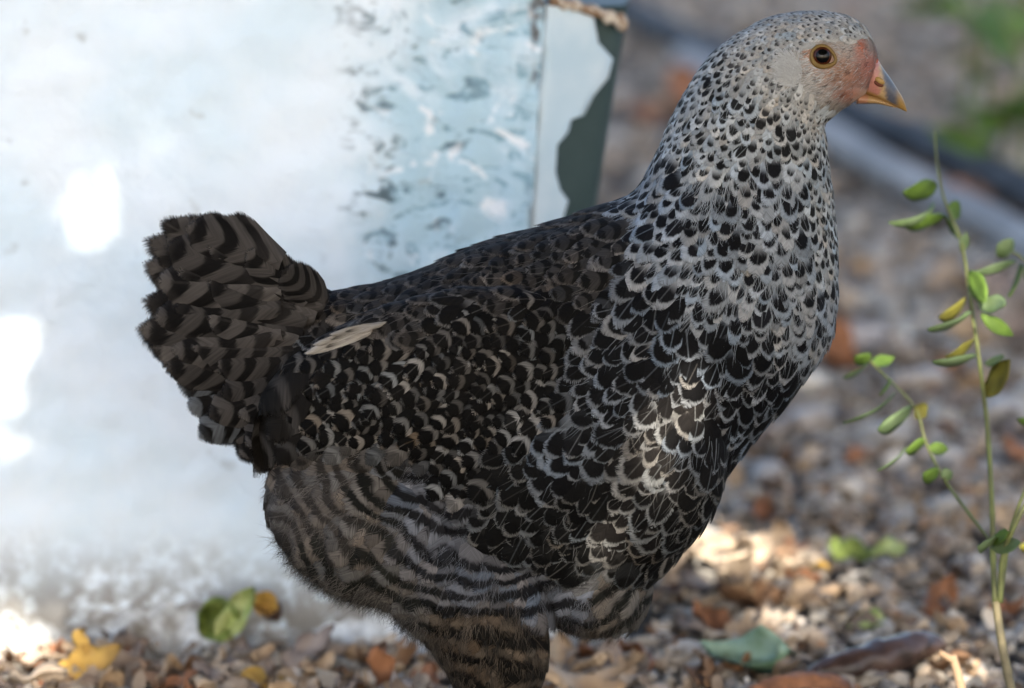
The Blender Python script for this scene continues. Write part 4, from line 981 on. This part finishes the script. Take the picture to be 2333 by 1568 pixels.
# big dark curled leaf / bark at the lower right
def curled(name, pts, r0, arc, mat, label, cat, th=.0012):
    Pp = catmull([gnd(a, b, z) for a, b, z in pts], 30); n = len(Pp); k = 14; V = []
    T = np.gradient(Pp, axis=0); T /= np.linalg.norm(T, axis=1)[:, None]
    for i in range(n):
        sd = np.cross(T[i], [0, 0, 1]); sd /= np.linalg.norm(sd); upv = np.cross(sd, T[i]); e = math.sin(math.pi * (i + .6) / (n + .2)) ** .45
        for j in range(k):
            a = arc[0] + (arc[1] - arc[0]) * j / (k - 1) + .25 * noise.noise((i * .2, 0, 4)); r = r0 * e * (1 + .16 * noise.noise((i * .35, j * .5, 2)) + .09 * noise.noise((i * .9, j * 1.4, 6)))
            V.append(Pp[i] + sd * math.cos(a) * r + upv * math.sin(a) * r)
    m = len(V); V = np.array(V); cen = np.repeat(Pp, k, 0); inn = V + (cen - V) / (np.linalg.norm(cen - V, axis=1)[:, None] + 1e-9) * th
    F = [(i * k + j, i * k + j + 1, (i + 1) * k + j + 1, (i + 1) * k + j) for i in range(n - 1) for j in range(k - 1)]
    F2 = [tuple(reversed([q + m for q in f])) for f in F]
    F3 = [(i * k, (i + 1) * k, (i + 1) * k + m, i * k + m) for i in range(n - 1)] + [(i * k + k - 1, i * k + k - 1 + m, (i + 1) * k + k - 1 + m, (i + 1) * k + k - 1) for i in range(n - 1)]
    tag(mesh_obj(name, np.vstack([V, inn]), F + F2 + F3, mat), label, cat)
curled('curled_leaf', [(1840, 1540, .010), (1930, 1520, .012), (2020, 1498, .014), (2090, 1475, .016), (2150, 1470, .014)], .013, (-.6, 2.9), LM['dark'], 'large dark brown curled leaf at the lower right on gravel', 'leaf')
curled('curled_leaf', [(1690, 1590, .008), (1780, 1572, .010), (1880, 1566, .010), (1960, 1590, .008)], .010, (.2, 3.0), LM['russet'], 'brown curled leaf cut by the bottom edge below the dark one', 'leaf')

# pale forked twig in the sun
t = NT('dry_twig'); n1 = t.noise(t.obj(), 120, 3); M_TWIG = t.out(t.mix(n1, (.52, .36, .22), (.34, .22, .13)), .8, .2)
tw = tag(empty('dry_twig', tuple(gnd(2190, 1600))), 'pale forked twig in sunlight at the bottom right', 'twig')
p = [at(2195, 1590, .10), at(2183, 1540, .105), at(2170, 1495, .112)]; v, f = tube(catmull(p, 14), np.linspace(.0032, .0026, 14), 8); mesh_obj('stick', v, f, M_TWIG, tw)
p = [at(2176, 1508, .110), at(2158, 1497, .108), at(2140, 1487, .106)]; v, f = tube(catmull(p, 8), np.linspace(.0024, .0020, 8), 8); mesh_obj('fork', v, f, M_TWIG, tw)

# larger stones told apart on the gravel
random.seed(5)
big_st = [(1715, 1370, .016, (.47, .44, .40)), (1590, 1430, .013, (.45, .44, .42)), (1560, 1510, .015, (.52, .49, .46)), (1480, 1480, .012, (.48, .43, .37)), (1650, 1545, .013, (.40, .38, .35)), (1860, 1250, .012, (.42, .36, .30)), (2060, 1310, .013, (.50, .40, .29)), (2180, 1180, .02, (.46, .45, .44)), (1750, 1100, .018, (.45, .42, .40)),
          (1690, 1180, .015, (.36, .34, .32)), (1960, 1120, .016, (.40, .36, .33)), (2270, 1330, .012, (.47, .45, .43)), (2010, 1010, .02, (.44, .43, .42)), (1830, 980, .02, (.43, .40, .38)), (2290, 960, .02, (.46, .46, .47)), (2100, 890, .022, (.44, .42, .41)), (1960, 800, .024, (.42, .40, .40)), (1975, 1560, .012, (.45, .42, .38)), (2240, 1480, .012, (.46, .43, .40)), (2080, 1420, .010, (.44, .40, .35)), (1420, 1555, .011, (.44, .39, .33))]
bv3, bf3 = ico(3)
NEAR = ['grey', 'off white', 'whitish', 'sandy', 'dull grey', 'tan', 'ochre tan', 'large pale', 'pale grey', 'dark grey', 'brownish grey', 'cream grey', 'smooth grey', 'warm grey', 'bluish grey', 'broad grey', 'far grey', 'small beige', 'small greyish', 'tiny tan', 'little sandy']
for k, (u, v_, r, cc) in enumerate(big_st):
    p = gnd(u, v_); w = np.array([1 + .35 * noise.noise(Vector(q * 1.2) + Vector((k * 5, 1, 2))) for q in bv3]); vv = bv3 * w[:, None]
    dd = rng.normal(size=(5, 3)); dd /= np.linalg.norm(dd, axis=1)[:, None]
    for q in dd: vv = vv - np.maximum(vv @ q - .66, 0)[:, None] * q
    a = rng.uniform(0, 6.28); vv = vv * np.array([1.25, .9, .7]) * r; vv = np.stack([vv[:, 0] * math.cos(a) - vv[:, 1] * math.sin(a), vv[:, 0] * math.sin(a) + vv[:, 1] * math.cos(a), vv[:, 2]], 1) + p + np.array([0, 0, r * .3])
    where = 'under the breast' if u < 1700 else ('near the weed' if u > 2050 else 'right of the breast')
    row = 'at the bottom' if v_ > 1400 else ('in mid ground' if v_ > 1050 else 'farther back')
    tag(mesh_obj('stone', vv, [tuple(q) for q in bf3.tolist()], M_PEB, None, True, {'col': ('FLOAT_COLOR', np.tile(np.array([cc[0] * .85, cc[1] * .80, cc[2] * .74, 1]), (len(vv), 1)))}), '%s stone on the gravel %s, %s' % (NEAR[k], where, row), 'stone', 'larger stones in the gravel')

# ---- weed at the right
M_STEM = leaf_mat('weed_stem', (.16, .18, .06), (.10, .105, .045)); M_STEM2 = leaf_mat('woody_stem', (.24, .20, .11), (.14, .12, .07)); M_WL = [leaf_mat('weed_leaf', (.085, .145, .018), (.05, .09, .012), .7), leaf_mat('weed_leaf_pale', (.13, .18, .085), (.08, .125, .045), .7), leaf_mat('weed_leaf_yellowing', (.17, .155, .022), (.09, .08, .014), .7)]
def add_leaf(root, base, tip, W, curl, fold, mat, roll=0.0, seed=1):
    base, tip = np.array(base), np.array(tip); d = tip - base; L = np.linalg.norm(d); me = leaf_mesh(L, W, curl, fold, seed, .12); me.materials.append(mat)
    o = bpy.data.objects.new('leaf', me); col.objects.link(o); o.parent = root
    q = Vector(d).to_track_quat('X', 'Z') @ Vector((1, 0, 0)).rotation_difference(Vector((1, 0, 0)))
    o.rotation_mode = 'QUATERNION'; from mathutils import Quaternion
    o.rotation_quaternion = q @ Quaternion((1, 0, 0), roll); o.location = Vector((base + tip) / 2) - Vector(root.location)
def stem(root, name, pts, r0, r1, mat=None):
    Pp = catmull([at(q[0], q[1], q[2] * 1.5) for q in pts], 8 * len(pts)); n = len(Pp); rad = .78 * np.linspace(r0, r1, n) * (1 + .12 * (np.arange(n) % 8 == 0)); v, f = tube(Pp, rad, 8); return mesh_obj(name, v, f, mat or M_STEM, root)
wb = at(2320, 1640, .03)
weed = tag(empty('weed', (wb[0], wb[1], 0)), 'tall thin leafy weed growing at the right edge', 'plant')
stem(weed, 'woody_base', [(2345, 1760, .03), (2310, 1600, .03), (2285, 1480, .035), (2268, 1370, .04)], .0042, .0032, M_STEM2)
stem(weed, 'stem', [(2268, 1372, .04), (2262, 1260, .05), (2260, 1150, .06), (2248, 960, .09), (2228, 800, .11), (2212, 690, .13), (2192, 560, .15), (2150, 450, .17), (2136, 380, .18), (2128, 300, .19)], .0026, .0008)
stem(weed, 'stem', [(2278, 1372, .04), (2285, 1270, .04), (2320, 1180, .04), (2370, 1100, .05)], .0024, .0018)
stem(weed, 'stem', [(2280, 1370, .045), (2300, 1220, .05), (2330, 1130, .05), (2365, 1050, .06)], .0016, .0012)
stem(weed, 'stem', [(2258, 1235, .05), (2200, 1160, .07), (2150, 1090, .09), (2110, 1010, .11), (2085, 930, .12), (2020, 860, .14), (1980, 820, .15)], .0016, .0008)
G, PG, YG = M_WL
W_LEAVES = [((2140, 430, .17), (2062, 440, .15), .014, .4, .3, G, 1.2), ((2150, 478, .17), (2042, 530, .14), .010, 1.3, .5, PG, .9), ((2160, 500, .17), (2062, 520, .15), .013, .6, .4, G, 1.0), ((2165, 500, .17), (2182, 460, .18), .010, .5, .3, G, 1.0), ((2180, 545, .16), (2150, 490, .17), .010, .5, .3, G, 1.1), ((2192, 575, .15), (2202, 530, .15), .006, .4, .5, PG, 1.2),
  ((2212, 620, .13), (2250, 690, .11), .013, .5, .3, G, 1.2), ((2232, 690, .12), (2295, 700, .10), .013, .5, .3, PG, .8), ((2212, 690, .13), (2150, 730, .10), .015, .6, .3, YG, 1.1), ((2220, 720, .12), (2120, 760, .09), .011, .5, .4, PG, .8), ((2235, 720, .11), (2310, 770, .10), .009, .8, .5, G, .8), ((2230, 780, .11), (2165, 820, .09), .013, .9, .4, YG, 1.1), ((2232, 820, .11), (2130, 835, .08), .012, .5, .5, PG, .7),
  ((2246, 905, .10), (2305, 820, .09), .017, .4, .3, YG, 1.2), ((2245, 830, .1), (2290, 815, .09), .008, .4, .4, PG, .8),
  ((2270, 1235, .045), (2232, 1250, .03), .012, .5, .3, PG, 1.0), ((2262, 1235, .045), (2300, 1215, .035), .010, .5, .3, G, 1.0), ((2262, 1250, .045), (2330, 1240, .03), .010, .5, .3, PG, .9),
  ((1985, 825, .15), (1950, 815, .14), .010, .5, .3, G, 1.0), ((1985, 830, .15), (2035, 815, .16), .008, .5, .3, G, .8), ((1980, 835, .15), (1925, 865, .13), .010, .5, .4, PG, .8), ((2030, 870, .14), (2010, 900, .12), .010, .5, .4, G, 1.0), ((2050, 905, .13), (1930, 975, .10), .009, .6, .5, PG, .8), ((2085, 935, .12), (2008, 985, .09), .017, .5, .3, PG, 1.1), ((2085, 925, .12), (2110, 950, .12), .012, .5, .3, YG, 1.1),
  ((2110, 1010, .11), (2065, 1030, .10), .012, .5, .3, G, 1.1), ((2115, 1020, .11), (2160, 1025, .11), .008, .5, .4, G, 1.0), ((2070, 1025, .10), (2005, 1080, .08), .009, .6, .5, PG, .8), ((2140, 1085, .09), (2105, 1085, .08), .011, .5, .3, G, 1.1), ((2145, 1088, .09), (2170, 1075, .09), .008, .5, .3, PG, 1.0)]
for k, (a, b, W, cu, fo, m, ro) in enumerate(W_LEAVES): add_leaf(weed, at(a[0], a[1], a[2] * 1.5), at(b[0], b[1], b[2] * 1.5), W * 1.2, cu, fo * .4, m, ro * 1.0, k)
# its neighbour reaching in from the right edge
w2 = tag(empty('weed', tuple(np.array([at(2420, 1640, .10)[0], .10, 0]))), 'second weed reaching in from the right edge with a few leaves', 'plant')
stem(w2, 'stem', [(2430, 1800, .10), (2420, 1400, .10), (2400, 900, .12), (2360, 640, .14), (2330, 590, .15), (2300, 570, .15)], .002, .0008)
for k, (a, b, W, m) in enumerate([((2310, 575, .15), (2275, 560, .14), .013, PG), ((2320, 600, .15), (2225, 625, .13), .008, PG), ((2330, 605, .15), (2305, 680, .13), .014, G), ((2335, 600, .15), (2380, 640, .15), .016, PG), ((2420, 980, .12), (2320, 960, .11), .008, G), ((2390, 1240, .1), (2325, 1250, .09), .012, YG)]): add_leaf(w2, at(a[0], a[1], a[2] * 1.5), at(b[0], b[1], b[2] * 1.5), W * 1.3, .5, .15, m, 1.1, k + 40)

# ---- far weeds at the top right
random.seed(9)
FARG = leaf_mat('bright_leaf', (.13, .22, .035), (.07, .13, .02), .6)
def far_weed(u, v, h, n, label, lw=.075):
    p = gnd(u, v); root = tag(empty('weed', tuple(p)), label, 'plant', 'blurred weeds at the top right')
    top = p + np.array([random.uniform(-.04, .04), random.uniform(-.03, .03), h]); vv, f = tube(catmull([p + [0, 0, -.02], (p + top) / 2 + [.015, 0, 0], top], 12), np.linspace(.005, .002, 12), 7); mesh_obj('stem', vv, f, M_STEM, root)
    for k in range(n):
        b = p + (top - p) * random.uniform(.25, 1); a = random.uniform(0, 6.28); e = b + np.array([math.cos(a), math.sin(a), random.uniform(-.2, .4)]) * random.uniform(.6, 1.2) * lw
        add_leaf(root, b, e, lw * .55, .6, .3, random.choice([FARG, FARG, G]), random.uniform(-.6, .6), k)
far_weed(2180, 330, .24, 9, 'blurred weed left of the others at the top right, past the beak')
far_weed(2300, 290, .26, 9, 'blurred bright weed at the top right corner')
far_weed(2340, 420, .20, 9, 'blurred weed at the right edge just above the pipes')
far_weed(2260, 430, .09, 6, 'small blurred weed between the pipes and the beak')
far_weed(2240, 250, .22, 7, 'blurred leafy weed between the others at the top right')
far_weed(2360, 330, .24, 8, 'blurred leafy weed cut by the right edge near the top')
print('objects', len(bpy.data.objects), 'tris', sum(len(o.data.polygons) for o in bpy.data.objects if o.type == 'MESH'))
